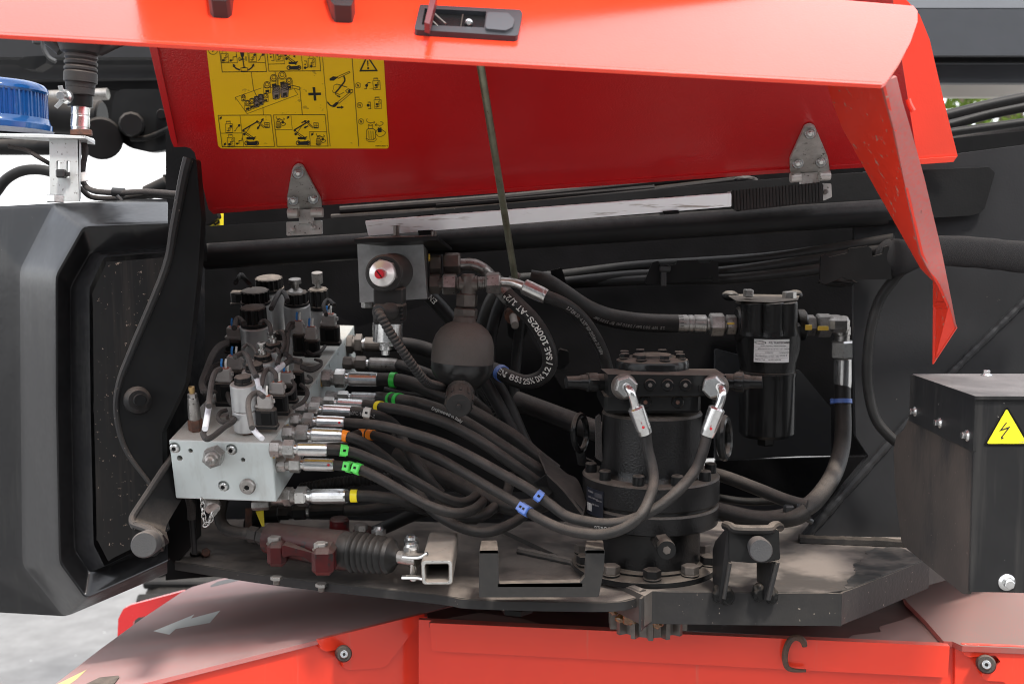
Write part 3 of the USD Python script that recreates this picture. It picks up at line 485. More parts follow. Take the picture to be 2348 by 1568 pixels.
hinge([(1840, 303), (1845, 292), (1857, 287), (1868, 292), (1873, 303), (1899, 364), (1903, 397), (1812, 399), (1811, 367)], [(1858, 306), (1830, 375), (1883, 371)], ((1812, 408), (1836, 406)), ((1878, 404), (1903, 402)), [(1836, 398), (1878, 395), (1879, 421), (1838, 424)])
# warning sticker
stk = part('warning_sticker', hd, prism(rnd([(455, 40), (840, 40), (878, 100), (892, 341), (507, 341), (500, 335), (472, 101)], 5), HP, .0006, .0008), STKY, label='yellow instruction sticker with black diagrams')
cvt = lambda pts: [(449.6 + x * .19151, 89.93 + y * .19151) for x, y in pts]        # read off a detail photo of the sticker
ink, ink2 = [], []
def ln(pts, w=5, closed=False): ink.append(LineString(cvt(pts + [pts[0]] if closed else pts)).buffer(w * .19151 / 2, cap_style='flat', join_style='mitre'))
def fl(pts): ink.append(Polygon(cvt(pts)).buffer(0))
def dot(x, y, r): ink.append(Point(*cvt([(x, y)])[0]).buffer(r * .19151))
def circ(x, y, r, w=4): c = cvt([(x, y)])[0]; ink.append(Point(*c).buffer(r * .19151).difference(Point(*c).buffer((r - w) * .19151)))
def arrow(x0, y0, x1, y1, w=14):
    d = nrm(V(x1 - x0, y1 - y0)); n = V(-d[1], d[0]); a, b = V(x0, y0), V(x1, y1); m = b - d * w * 2.2
    fl([tuple(q) for q in (a + n * w * .5, m + n * w * .5, m + n * w * 1.25, b, m - n * w * 1.25, m - n * w * .5, a - n * w * .5)])
def curve(pts, w): ink.append(LineString(cvt([tuple(q[:2]) for q in catmull([V(*q, 0) for q in pts], 6)])).buffer(w * .19151 / 2))
circ(203, 132, 58); fl([(195, 118), (205, 105), (213, 105), (205, 158), (193, 158), (200, 122)])
ln([(270, 60), (313, 398), (843, 393), (808, 60)], 6); ln([(838, 60), (872, 388), (1492, 384), (1466, 60)], 6); ln([(303, 290), (495, 288), (470, 60)], 4); ln([(608, 90), (632, 288), (826, 286)], 4); ln([(868, 304), (1060, 300), (1040, 60)], 4)
ln([(1280, 384), (1258, 172), (1475, 170)], 4); ln([(1500, 60), (1605, 1285)], 5); ln([(1855, 60), (1948, 1287)], 7)
ln([(263, 916), (895, 912), (940, 1288), (313, 1292)], 6, True); ln([(925, 912), (1543, 906), (1580, 1284), (970, 1288)], 6, True)
ln([(525, 916), (570, 1290)], 4); ln([(295, 1130), (547, 1127)], 4); ln([(1135, 912), (1152, 1086), (948, 1088)], 4); ln([(1560, 1110), (1356, 1112), (1372, 1286)], 4)
ln([(660, 400), (688, 610), (722, 680)], 5); ln([(945, 388), (958, 550)], 5); ln([(800, 815), (805, 910)], 5); ln([(1090, 545), (1240, 578), (1272, 908)], 6); ln([(1165, 590), (1238, 610)], 5)
ln([(470, 700), (780, 590)], 3); ln([(470, 735), (470, 700), (610, 897), (1220, 668), (1165, 590)], 3)
# valve cluster drawing
for (x, y, r, h, gq) in [(930, 465, 44, 110, 0), (1030, 435, 48, 120, 0), (1115, 500, 38, 100, 0), (850, 550, 42, 95, 0), (960, 590, 40, 120, 1), (1060, 560, 42, 130, 1), (615, 765, 34, 90, 0), (668, 740, 34, 90, 0), (725, 715, 32, 95, 1), (775, 690, 32, 95, 1), (830, 680, 34, 70, 0), (567, 690, 24, 50, 0)]:
    body = [(x - r, y), (x - r, y + h), (x - r * .3, y + h * 1.15), (x + r, y + h), (x + r, y)]
    if gq: ink2.append(Polygon(cvt([(x - r, y - 30), (x + r, y - 30), (x + r * 1.3, y + h * .3), (x + r, y + h), (x - r, y + h * 1.12), (x - r * 1.3, y + h * .4)])))
    ln(body, 4); circ(x, y, r * .95, 6); circ(x, y - 4, r * .55, 5); ln([(x - r, y + h * .35), (x, y + h * .45), (x + r, y + h * .35)], 3); fl([(x - r * .5, y + h * .7), (x + r * .6, y + h * .62), (x + r * .6, y + h * 1.05), (x + r * .2, y + h * .9), (x - r * .4, y + h * 1.08)])
fl([(1395, 580), (1425, 580), (1440, 738), (1412, 740)]); fl([(1342, 648), (1493, 644), (1496, 672), (1344, 676)])
def zig(x, y, s=1, t=0):                            # lever symbol: dot and step
    dot(x, y, 15 * s); ln([(x, y), (x + 30 * s, y - 5 * s), (x + 30 * s, y - 45 * s), (x + 75 * s, y - 50 * s), (x + 75 * s, y - 85 * s)] if not t else [(x, y), (x - 25, y + 8), (x - 28, y + 40), (x - 55, y + 42)], 7)
def card(x, y, w=85, h=100, dx=0, dy=0):
    ln([(x, y), (x + w, y - 3), (x + w + 8, y + h), (x + 8, y + h + 3)], 4, True); ln([(x + 15, y - 5), (x + 12, y - 30), (x + 60, y - 30), (x + 62, y - 5)], 4); ln([(x + 10, y - 32), (x + 64, y - 34)], 7)
    curve([(x + 20, y + h * .8), (x + 45, y + h * .75), (x + 35, y + h * .5), (x + 60, y + h * .42), (x + 55, y + h * .2), (x + 72, y + h * .12)], 5); curve([(x + 30, y + h * .9), (x + 60, y + h * .75), (x + 55, y + h * .55), (x + 75, y + h * .45), (x + 72, y + h * .25)], 4); dot(x + 25 + dx, y + h * .8 + dy, 14)
card(298, 178); card(632, 172, dx=45, dy=-60); card(348, 1020, dx=45, dy=-55); card(372, 1182); card(950, 165, dy=-55); card(1340, 236, dx=14, dy=15); card(2115, 505, dx=14, dy=-30); card(2130, 732, dx=10, dy=-28)
zig(415, 260, .9); dot(800, 190, 15); ln([(800, 190), (770, 215), (765, 240), (745, 262)], 7); dot(516, 1036, 15); ln([(516, 1036), (488, 1066), (470, 1100), (455, 1104)], 7); zig(490, 1255, .8); dot(890, 176, 15); ln([(890, 176), (925, 185), (935, 258), (900, 260)], 6); dot(895, 218, 10); dot(1305, 347, 15); ln([(1305, 347), (1335, 345), (1325, 268), (1295, 266)], 6); dot(1305, 308, 9)
dot(2042, 558, 17); ln([(2042, 558), (2058, 526), (2088, 524)], 7); ln([(2042, 558), (2040, 598), (2014, 600)], 7); dot(2060, 795, 17); ln([(2060, 795), (2085, 795)], 7); ln([(2055, 760), (2085, 758), (2092, 836), (2062, 838)], 7)
# machines: plan view and side views of a boom lift
fl([(535, 100), (552, 100), (555, 128), (578, 140), (572, 205), (560, 235), (578, 240), (580, 250), (535, 252), (532, 240), (550, 235), (535, 205), (520, 140), (535, 128)]); ln([(560, 250), (575, 345)], 12)
for x, y in ((498, 118), (575, 116), (512, 222), (590, 218)): ln([(x, y), (x + 14, y), (x + 16, y + 40), (x + 2, y + 40)], 4, True)
ln([(535, 350), (612, 347), (616, 386), (540, 388)], 5, True); ln([(555, 343), (592, 341)], 7)
def lift(x, y):
    ln([(x + 5, y + 100), (x + 130, y + 185)], 6); ln([(x, y + 115), (x + 120, y + 205)], 6); ln([(x - 10, y + 80), (x + 150, y - 15)], 14); dot(x + 3, y + 130, 16); dot(x - 8, y + 88, 15); dot(x + 155, y - 18, 14); ln([(x + 20, y + 120), (x + 75, y + 35)], 5)
    fl([(x + 28, y + 168), (x + 105, y + 170), (x + 142, y + 158), (x + 118, y + 196), (x + 28, y + 194)]); fl([(x + 25, y + 225), (x + 150, y + 216), (x + 168, y + 240), (x + 130, y + 262), (x + 40, y + 262)])
    for q in (32, 150): circ(x + q, y + 238, 28, 9)
def basket(x, y):
    ln([(x - 95, y - 10), (x - 10, y + 65)], 5); ln([(x - 80, y - 15), (x + 5, y + 60)], 5); ln([(x, y), (x + 55, y + 3), (x + 58, y + 62), (x + 6, y + 62)], 6, True); ln([(x + 3, y + 30), (x + 58, y + 32)], 5); ln([(x + 28, y), (x + 30, y + 62)], 5); fl([(x, y + 50), (x + 50, y + 54), (x + 50, y + 66), (x, y + 66)])
lift(575, 1010); basket(820, 1000); lift(1190, 1008); basket(1408, 1005)
lift(1080, 108)
arrow(770, 1010, 808, 948); arrow(765, 1030, 728, 1085); arrow(1262, 1005, 1325, 978, 13); arrow(1342, 1042, 1288, 1070, 13); arrow(1150, 165, 1188, 226, 12); arrow(326, 105, 288, 80, 12); arrow(1428, 180, 1455, 222, 12); arrow(283, 964, 310, 928, 13); arrow(355, 1246, 330, 1280, 13); arrow(1088, 955, 1118, 922, 13); arrow(1405, 1125, 1375, 1160, 13); arrow(1685, 822, 1770, 818, 15)
curve([(520, 372), (480, 355), (455, 330)], 16); arrow(465, 340, 440, 300, 15); curve([(628, 372), (660, 350), (680, 325)], 16); arrow(672, 340, 695, 296, 15); curve([(1625, 805), (1600, 790), (1575, 760)], 14); arrow(1590, 780, 1568, 755, 8)
fl([(1598, 478), (1640, 450), (1700, 458), (1650, 500), (1600, 500)]); ln([(1690, 455), (1835, 390), (1843, 405), (1700, 475)], 5, True); curve([(1770, 450), (1780, 500), (1740, 560), (1700, 610), (1672, 640)], 17); curve([(1672, 630), (1670, 665), (1725, 693)], 6); arrow(1690, 685, 1730, 697, 9)
fl([(1628, 800), (1675, 758), (1712, 765), (1665, 815), (1635, 816)]); ln([(1690, 760), (1840, 640)], 5); ln([(1710, 775), (1860, 650)], 5); curve([(1650, 610), (1645, 570), (1670, 548), (1710, 548), (1780, 575)], 4); ln([(1632, 615), (1640, 640), (1720, 668), (1770, 640)], 5); ln([(1700, 545), (1810, 580)], 6); ln([(1790, 620), (1820, 600), (1875, 610), (1870, 645), (1800, 640)], 6, True); dot(1835, 625, 16)
circ(1940, 558, 34); circ(1960, 795, 34); circ(1976, 990, 34)
for x, y in ((1940, 558), (1960, 795), (1976, 990)): ln([(x - 10, y + 14), (x - 12, y - 14), (x + 10, y + 14), (x + 8, y - 14)], 5)
tri = Polygon(cvt([(2048, 195), (2172, 385), (1958, 388)])).buffer(.6); ink.append(tri.difference(Polygon(cvt([(2050, 222), (2150, 372), (1980, 374)])))); fl([(2046, 262), (2062, 262), (2062, 330), (2053, 330)]); dot(2060, 352, 12)
def knob(x, y, s=1.0):
    q = lambda pts: [(x + a * s, y + b * s) for a, b in pts]
    ln(q([(-28, 0), (-26, 45), (28, 45), (26, 0)]), 5); curve(q([(-28, 0), (0, -10), (26, 0), (0, 10), (-28, 0)]), 4); ln(q([(-45, 60), (-48, 160), (-20, 182), (30, 180), (60, 155), (58, 65), (28, 42), (-26, 44)]), 6, True)
    for k in (-20, 5, 30): ln(q([(k, 72), (k + 3, 170)]), 5)
    curve(q([(-55, 160), (-40, 190), (0, 202), (50, 195), (78, 165)]), 4)
    curve(q([(70, 110), (100, 140), (150, 130), (182, 95)]), 5); curve(q([(60, 100), (80, 60), (130, 55), (182, 90)]), 5); fl(q([(88, 40), (132, 38), (134, 85), (90, 88)])); curve(q([(88, 40), (110, 26), (132, 38)]), 5)
    curve(q([(-40, -75), (-48, -50), (-20, -28), (40, -30)]), 5); ln(q([(40, -45), (50, -28), (38, -15)]), 5); curve(q([(120, -40), (152, -25), (130, 5), (60, 0)]), 5); ln(q([(75, -15), (55, 2), (72, 15)]), 5)
knob(2088, 1030); knob(982, 970, .5); knob(1462, 1172, .5)
inkp = unary_union([q.buffer(0) for q in ink]); g2 = unary_union(ink2)
vis = Polygon([(440, 60), (900, 60), (900, 345), (440, 345)])
part('diagram_shading', stk, prism(g2.difference(inkp.buffer(.2)), HP, .0002, .0009), STKG, False); part('diagram_print', stk, prism(inkp.intersection(vis).simplify(.05), HP, .0003, .0012), INKK, False)
tx = HP.at(886, 333) - HP.at(863, 333); part('sticker_number', stk, textm('52531385-A', .0019, HP.at(861, 336, .001), tx, HP.at(863, 330) - HP.at(864, 336), .0003), INKK, False)

sr = thing('prop_rod', 'slim olive plated steel rod propping the raised hood', 'prop rod')
part('rod', sr, cyl(P(1097, 120, .85), P(1181, 638, 1.05), Mt(8.2, .97), 18), ROD); part('pivot', sr, cyl(P(1176, 632, 1.06), P(1190, 640, 1.06), Mt(12, 1.06)), ZNK)

# ---------------- hand lever stored on the rail ----------------
lv = thing('pump_lever', 'worn white plated pump lever with black ribbed grip clipped to the rail', 'lever')
BPL = PL(P(845, 541, 1.042), P(1677, 474, 1.042), P(1000, 495, 1.036)); part('bar', lv, prism(rnd([(837, 508), (1000, 495), (1677, 444), (1677, 474), (845, 541)], 2), BPL, .003), WPL)
GP = VY(1.045)
part('grip', lv, prism(rnd([(1676, 438), (1882, 418), (1888, 424), (1887, 464), (1700, 484), (1680, 474)], 3), GP, .03, -.002), PLA)
for k in range(27):
    x = 1682 + k * 7.5; y = 438 - (x - 1676) * .097; part('grip_rib', lv, prism([(x, y), (x + 5.6, y - .6), (x + 7.1, y + 45 - k * .12), (x + 1.5, y + 45.5 - k * .12)], GP, .004, -.0006), PLA)
part('end_tab', lv, prism(rnd([(1880, 420), (1906, 421), (1908, 452), (1890, 460), (1882, 458)], 3), VY(1.055), .008), HNG); part('tab_rivet', lv, lathe(P(1893, 440, 1.055), P(1893, 440, 1.05), [(0, Mt(6, 1.05)), (1, Mt(4, 1.05))], 14), ZNK)
for q in ([(958, 494), (994, 491), (994, 501), (960, 504)], [(1523, 452), (1560, 449), (1560, 459), (1524, 462)], [(958, 529), (992, 527), (994, 537), (960, 540)], [(1520, 484), (1556, 482), (1558, 490), (1522, 492)]): part('retaining_clip', lv, prism(q, VY(1.039), .04), BLK)

# ---------------- right-hand dusty box ----------------
bx = thing('control_box', 'dusty black steel box with yellow electric shock triangle at the right', 'box')
ZB = P(2236, 907, .82)[2]; TB = HZ(ZB)
f0, f1, k0 = TB.at(2236, 907), TB.at(2500, 908), TB.at(2088, 857)
BF = PL(f0, f1, f0 - EZ * .2); BS = PL(f0, k0, f0 - EZ * .2)
part('top_panel', bx, prism(rnd([(2088, 857), (2500, 856), (2500, 909), (2236, 908)], 1), TB, .004), BOXP)
part('front_panel', bx, prism(rnd([(2236, 909), (2500, 910), (2500, 1362), (2223, 1356)], 2), BF, .004), BOXP)
part('side_panel', bx, prism(rnd([(2088, 859), (2235, 908), (2231, 1036), (2084, 964)], 1), BS, .004), BOXP)
part('mud_flap', bx, prism(rnd([(2092, 940), (2072, 985), (2055, 1000), (2049, 1030), (2052, 1118), (2060, 1190), (2067, 1241), (2078, 1256), (2158, 1321), (2206, 1360), (2217, 1363), (2224, 1350), (2231, 1020)], 5), BS, .004, -.006), MUDF)
def flange_bolt(par, c, n, r, mm=ZNB):
    part('washer', par, lathe(c, c + n * r * .35, [(0, r), (.35, r), (1, r * .72)], 26), mm); b = part('bolt_head', par, hexn(c + n * r * .3, c + n * r * 1.0, r * .62), mm)
for x, y in ((2098, 943), (2155, 969), (2218, 998)): flange_bolt(bx, BS.at(x, y), BS.n, Mt(13, .88))
flange_bolt(bx, BF.at(2308, 1334), BF.n, Mt(20, .82)); flange_bolt(bx, TB.at(2262, 861), EZ, Mt(13, .94))
tr = part('shock_triangle', bx, prism(Polygon([(2309, 937), (2261, 1018), (2358, 1018)]).buffer(4, join_style='round'), BF, .0008, .0008), BLK)
part('triangle_face', tr, prism(rnd([(2308.5, 937), (2263, 1017), (2355, 1017)], 2), BF, .0006, .0014), mat('shock_yellow', (.86, .72, .02), rough=.4))
part('lightning_mark', tr, prism(unary_union([Polygon([(2307.5, 968), (2309, 969), (2297, 984.5), (2316, 977.5), (2315, 980), (2299, 1001), (2297.5, 1000), (2311, 982), (2292, 988)]).buffer(.3), Polygon([(2295, 999), (2302, 1004), (2296, 1007)])]), BF, .0004, .0018), INKK)
part('triangle_code', tr, textm('G79M651', .0016, BF.at(2337, 1015.5, .0016), EX, EZ, .0002), INKG, False)

# ---------------- red chassis below ----------------
cs = thing('red_chassis', 'red chassis with dusty sloping top plates and bright red front beam below the turret', 'chassis')
LPL = PL(CH.at(1030, 1389), CH.at(978, 1403), P(572, 1310, 1.56))
part('top_plate', cs, prism([(40, 1632), (126, 1568), (232, 1486), (269, 1459), (325, 1418), (415, 1358), (441, 1345), (500, 1328), (578, 1311), (650, 1285), (760, 1268), (1300, 1268), (1100, 1372), (1030, 1389), (978, 1403), (735, 1465), (250, 1586), (120, 1632)], LPL, .006, .001), RED_DUST, label='dusty pink sloping plate at the left')
RED_OIL_SHADE = mat('red_paint_oil_and_shade', (.10, .010, .008), (.03, .008, .007), 9, rough=.3, dust=.45, dcol=(.10, .05, .04), dlo=.2, dscale=12, spots=(.30, .19, .17), sscale=5, sthr=.66)  # oil stains plus the shadow below the deck, both in the colour
part('top_plate', cs, prism([(978, 1403), (1030, 1389), (1100, 1372), (1300, 1268), (2200, 1268), (2105, 1400), (2178, 1482), (985, 1428)], CH, .006), RED_OIL_SHADE, label='oily plate under the pinion, deck shade painted into its dark red')
part('dust_patch', cs, prism(rnd([(2070, 1420), (2105, 1405), (2174, 1478), (2060, 1474), (1940, 1466), (1955, 1455), (2020, 1448), (2015, 1436)], 3), CH, .0006, .0006), RED_DUST2); part('dust_patch', cs, prism(rnd([(985, 1424), (1100, 1404), (1200, 1418), (1260, 1436), (1000, 1427)], 3), CH, .0006, .0006), RED_DUST2)
part('fender_plate', cs, prism(rnd([(2040, 1280), (2075, 1375), (2120, 1420), (2163, 1469), (2184, 1470), (2206, 1480), (2500, 1492), (2500, 1250)], 3), HZ(ZC + .008), .008), RED_DUST2, label='dusty fender plate at the right')
fb0, fb1 = CH.at(985, 1428), CH.at(2178, 1481); FB = PL(fb0, fb1, fb0 - EZ * .2)
part('front_beam', cs, prism(rnd([(985, 1427.5), (2178, 1480.5), (2173, 1553), (990, 1492)], 1.5), FB, .012, .012), RED_FRONT)
part('front_panel', cs, prism([(960, 1420), (2260, 1485), (2260, 1720), (960, 1720)], FB, .008, -.004), RED_FRONT)
l0, l1 = LPL.at(735, 1465), LPL.at(270, 1581); FL = PL(l0, l1, l0 - EZ * .2)
part('front_panel', cs, prism([(100, 1630), (270, 1582), (735, 1466), (978, 1405), (988, 1430), (988, 1720), (100, 1720)], FL, .006, -.001), RED_FRONT)
part('overlap_plate', cs, prism(rnd(Polygon([(728, 1467), (978, 1405), (968, 1420), (885, 1528), (868, 1531), (800, 1536), (788, 1530), (786, 1518), (800, 1500), (796, 1486), (747, 1493), (736, 1488)]), 3), FL, .006, .007), RED_FRONT)
FR = PL(CH.at(2204, 1480), CH.at(2500, 1492), CH.at(2204, 1480) - EZ * .2)
part('overlap_plate', cs, prism(rnd([(2204, 1476), (2500, 1488), (2500, 1720), (2300, 1562), (2262, 1560), (2252, 1552), (2252, 1543), (2282, 1528), (2294, 1516), (2282, 1502), (2222, 1506), (2210, 1500)], 3), FR, .006, .017), RED_FRONT); part('front_panel', cs, prism([(2190, 1482), (2500, 1490), (2500, 1720), (2190, 1720)], FR, .006, .006), RED_FRONT)
for (x, y, pl, r) in ((789, 1499, FL, 19), (2262, 1523, FR, 21)):
    b = part('rubber_roller', cs, lathe(pl.at(x - 3, y - 3, .006), pl.at(x, y, .035), [(0, Mt(r, 1)), (.85, Mt(r, 1)), (1, Mt(r - 3, 1))], 28), PLA); part('roller_screw', b, lathe(pl.at(x, y, .035), pl.at(x, y, .040), [(0, Mt(r * .52, 1)), (.6, Mt(r * .52, 1)), (1, Mt(r * .44, 1))], 20), ZNB); part('screw_socket', b, hexn(pl.at(x, y, .0395), pl.at(x, y, .0408), Mt(r * .2, 1)), BLK)
part('arrow_decal', cs, prism([(352, 1446), (445, 1408), (438, 1417), (505, 1399), (481, 1427), (403, 1441), (388, 1454)], LPL, .0006, .0012), TAPEG); part('yellow_label', cs, prism([(199, 1534), (118, 1574), (142, 1579), (176, 1556)], LPL, .0006, .0012), plain('faded_yellow', (.62, .54, .22), .5), label='small pale yellow label')
part('handle_recess', cs, prism(rnd([(277, 1547), (228, 1552), (170, 1580), (225, 1582), (262, 1566)], 3), LPL, .002, .0022), PLA); part('top_slot', cs, prism(rnd([(471, 1348), (498, 1333), (568, 1315), (575, 1317), (545, 1331)], 2), LPL, .001, .0012), GRYP)
part('wheel_arch', cs, prism(rnd(Polygon([(268, 1490), (271, 1418), (282, 1396), (298, 1387), (418, 1355), (440, 1356), (430, 1400), (290, 1490)]).difference(Polygon([(300, 1460), (306, 1424), (318, 1415), (345, 1411), (360, 1420), (320, 1460)])), 3), VY(1.62), .01), RED_SHADED)
wh = thing('wheel', 'dark tyre tread half hidden behind the red wheel arch', 'wheel')
wc = P(450, 1470, 2.1); part('tyre', wh, lathe(wc - EX * .13, wc + EX * .13, [(0, .12), (.05, .19), (.2, .205), (.8, .205), (.95, .19), (1, .12)], 40), HOSE2)
for k in range(20):
    a = k * math.pi / 10; q = EY * math.cos(a) + EZ * math.sin(a); part('tread_lug', wh, cbox(wc + q * .208, EX, q, np.cross(EX, q), (.25, .025, .03), .005), HOSE2)
hk = [(1845, 1481), (1842, 1470), (1834, 1463), (1822, 1461), (1810, 1470), (1801, 1492), (1800, 1514), (1806, 1530), (1822, 1536), (1848, 1537)]
solo('rusty_hook', sweep(catmull([FB.at(x, y, .022) for x, y in hk], 8), Mt(7, 1) * np.interp(np.linspace(0, 1, 73), [0, .1, .7, 1], [.9, 1.1, 1., .5]), 10), mat('rusty_wire', (.10, .05, .03), (.05, .028, .02), 120, rough=.6, bump=.3, bscale=300), 'bent rusty brown hook hanging on the red front beam', 'hook')

# ================= components in the compartment =================
# ---------------- manifold block ----------------
TL, TR, BK = P(380, 1008, .93), P(622, 1016, .93), P(812, 746, 1.25)
ed = nrm(BK - TR); eu = nrm(np.cross(nrm(TR - TL), ed)); ex = nrm(np.cross(ed, eu) + .036 * eu); eu = np.cross(ex, ed)
BW, BL, BH = np.linalg.norm(TR - TL), np.linalg.norm(BK - TR), .058 * S
TL = TR - ex * BW
PT, PF, PR = PL(TL, TR, TL + ed), PL(TL, TR, TL - eu), PL(TR, TR + ed, TR - eu)
for q, o in ((PT, eu), (PF, -ed), (PR, ex)): q.n = o
mb = thing('valve_manifold', 'pale grey aluminium manifold block carrying the solenoid valves', 'manifold')
blk = cbox(TL + ex * BW / 2 + ed * BL / 2 - eu * BH / 2, ex, ed, eu, (BW, BL, BH), .0012)
holes = []
for x, y, r, d in ((401, 1026, 14, .006), (531, 1030, 14, .006), (513, 1114, 14, .006), (412, 1050, 7, .02), (437, 1033, 5.5, .02), (557, 1054, 5.5, .02)):
    c = PF.at(x, y); holes.append(trimesh.creation.cylinder(Mt(r, .93), segment=[c - ed * .01, c + ed * d], sections=28))
for x, y in ((700, 915), (726, 876), (755, 838), (775, 812), (660, 930), (790, 790)):
    c = PR.at(x, y); holes.append(trimesh.creation.cylinder(Mt(4.5, 1.05), segment=[c + ex * .01, c - ex * .02], sections=16))
blk = trimesh.boolean.difference([blk] + holes, engine='manifold')
part('block', mb, blk, ALU, 20)
for x, y in ((401, 1026), (531, 1030), (513, 1114)):
    c = PF.at(x, y, -.006); b = part('socket_screw', mb, lathe(c, c - ed * .004, [(0, Mt(11.5, .93)), (.7, Mt(11.5, .93)), (1, Mt(9, .93))], 24), ZNB); part('screw_socket', b, hexn(c - ed * .0035, c - ed * .0045, Mt(5.5, .93)), BLK)
c = PF.at(569, 1113); b = part('port_plug', mb, lathe(c, c - ed * .006, [(0, Mt(19, .93)), (.7, Mt(19, .93)), (1, Mt(16.5, .93))], 30), ZND); part('plug_socket', b, hexn(c - ed * .005, c - ed * .0064, Mt(6.5, .93)), BLK)
c = PF.at(494, 1042); d = P(476, 1062, .885); ax = d - c; tp = part('test_point', mb, hexn(c, c + ax * .45, Mt(25, .92)), ZND)
part('test_nipple', tp, lathe(c + ax * .4, d, [(0, Mt(17, .91)), (.25, Mt(16, .9)), (.3, Mt(12, .9)), (.6, Mt(11, .9)), (.65, Mt(6, .9)), (1, Mt(6, .9))], 20), ZND)
for x, y in ((512, 963), (540, 968), (500, 924)):
    part('hex_plug', mb, hexn(PT.at(x, y, .0), PT.at(x, y, .0) + eu * .008, Mt(14, .98)), ZND)
for x, y in ((628, 1042), (636, 1066), (660, 982), (700, 925), (738, 878), (655, 1000), (690, 955)): part('paint_mark', mb, prism(rnd([(x - 2.5, y - 9), (x + 2, y - 10), (x + 3, y + 8), (x - 2, y + 9)], 1), PR, .0004, .0004), INKY)
sm = thing('pressure_sensor', 'grey cone shaped fitting with rusty hex base on the front left corner of the manifold', 'sensor')
def ontop(px, py, off): return PT.at(px, py, off)
def up(b, h): return b + eu * h
b0 = ontop(449, 980, .004) - eu * .004; k = Mt(1, .97)
part('hex_base', sm, hexn(b0, up(b0, 29 * k), 16.5 * k), RST); part('body', sm, lathe(up(b0, 28 * k), up(b0, 82 * k), [(0, 13 * k), (.1, 14.5 * k), (.6, 13.5 * k), (.95, 12 * k), (1, 11 * k)], 20), ZND); part('nut', sm, hexn(up(b0, 80 * k), up(b0, 92 * k), 11 * k), ZND); part('nipple', sm, lathe(up(b0, 90 * k), up(b0, 108 * k), [(0, 6 * k), (.4, 6 * k), (.42, 7.5 * k), (.95, 7 * k), (1, 4 * k)], 16), mat('brass_nipple', (.42, .28, .12), metallic=.8, rough=.35))
# solenoid valves
def valve(label, px, py, rc, rcap, hcap, htot, ribs=10, seam=False, stub=0, knob=0):
    Y = YP(ontop(px, py, Mt(htot, 1.0))); k = Mt(1, Y); h = htot * k; top = ontop(px, py, h); b = top - eu * h
    t = thing('solenoid_valve', label, 'valve', 'solenoid valves on the manifold')
    part('base_nut', t, hexn(b, up(b, 12 * k), rc * .72 * k), RST if seam else ZND)
    z0, z1 = 8 * k, h - hcap * k
    cuts = [z0, z0 + (z1 - z0) * .45, z1] if seam else [z0, z1]
    for i in range(len(cuts) - 1):
        L = cuts[i + 1] - cuts[i]; part('coil', t, lathe(up(b, cuts[i]), up(b, cuts[i + 1] - .0006), [(0, rc * .95 * k), (.02, rc * k), (1 - 3 * k / L, rc * k), (1 - 1 * k / L, rc * .96 * k), (1, rc * .9 * k)], 36), COIL)
    n = 72; a = np.linspace(0, 2 * np.pi, n, endpoint=False)
    rr = rcap * k * (1 - .15 * (np.cos(a * ribs) > .15)); pol = Polygon(np.c_[rr * np.cos(a), rr * np.sin(a)])
    m = trimesh.creation.extrude_polygon(pol, hcap * k * .92, engine='earcut'); m.vertices = up(b, z1) + m.vertices @ np.array([ex, ed, eu]); cp = part('cap', t, m, PLA)
    part('cap_flange', cp, lathe(up(b, z1), up(b, z1 + max(4 * k, hcap * k * .18)), [(0, rcap * 1.06 * k), (1, rcap * 1.06 * k)], 32), PLA); part('cap_top', cp, lathe(up(b, z1 + hcap * k * .9), up(b, h), [(0, rcap * .93 * k), (.6, rcap * .88 * k), (1, rcap * .6 * k)], 32), PLA)
    if stub: s = part('manual_override', t, lathe(up(b, h - 2 * k), up(b, h + stub * k), [(0, 10 * k), (.45, 10 * k), (.5, 6.5 * k), (.78, 6.5 * k), (.8, 10 * k), (.97, 10 * k), (1, 7 * k)], 22), ZN); part('override_bore', s, lathe(up(b, h + (stub - .6) * k), up(b, h + (stub + .25) * k), [(0, 5 * k), (1, 5 * k)], 16), BLK); part('override_pin', s, blob(up(b, h + stub * .25 * k) - ed * 10 * k, 2.6 * k, 1, .02, sub=2), ZNB)
    if knob == 1: part('pull_knob', t, lathe(up(b, h - 2 * k), up(b, h + 30 * k), [(0, 18 * k), (.1, 17 * k), (.25, 11 * k), (.3, 8 * k), (.62, 8 * k), (.64, 13.5 * k), (.95, 13.5 * k), (1, 8 * k)], 28), ZND)
    if knob == 2:
        q = part('adjust_screw', t, lathe(up(b, h - 2 * k), up(b, h + 12 * k), [(0, 7 * k), (1, 6 * k)], 16), ZND); rr = 12 * k * (1 - .05 * (np.cos(a * 24) > 0)); m = trimesh.creation.extrude_polygon(Polygon(np.c_[rr * np.cos(a), rr * np.sin(a)]), 24 * k, engine='earcut'); m.vertices = up(b, h + 11 * k) + m.vertices @ np.array([ex, ed, eu]); part('knurled_knob', t, m, ZND)
    return t
valve('foremost solenoid valve, tall silver two-part coil nearest the block front', 556, 862, 31, 20, 17, 143, 6, seam=True)
valve('solenoid valve with black cap directly behind the foremost silver coil', 582, 833, 29.5, 20, 17, 140, 6)
valve('solenoid valve with hollow steel stub, the nearer of two such', 602, 812, 28, 20, 14, 136, 6, stub=29)
valve('solenoid valve with hollow steel stub, the farther of two such', 625, 786, 27, 19.5, 14, 130, 6, stub=27)
valve('small capped solenoid valve behind the two valves with steel stubs', 643, 760, 24, 17, 15, 122, 6)
valve('solenoid valve with tall ribbed dusty black cap, leftmost big coil', 580, 702, 33, 29, 45, 152, 12)
valve('solenoid valve with broad flat ribbed cap behind the tall capped one', 584, 664, 33, 31, 32, 152, 16)
valve('rearmost solenoid valve with broad flat ribbed cap', 616, 635, 31, 30, 30, 152, 16)
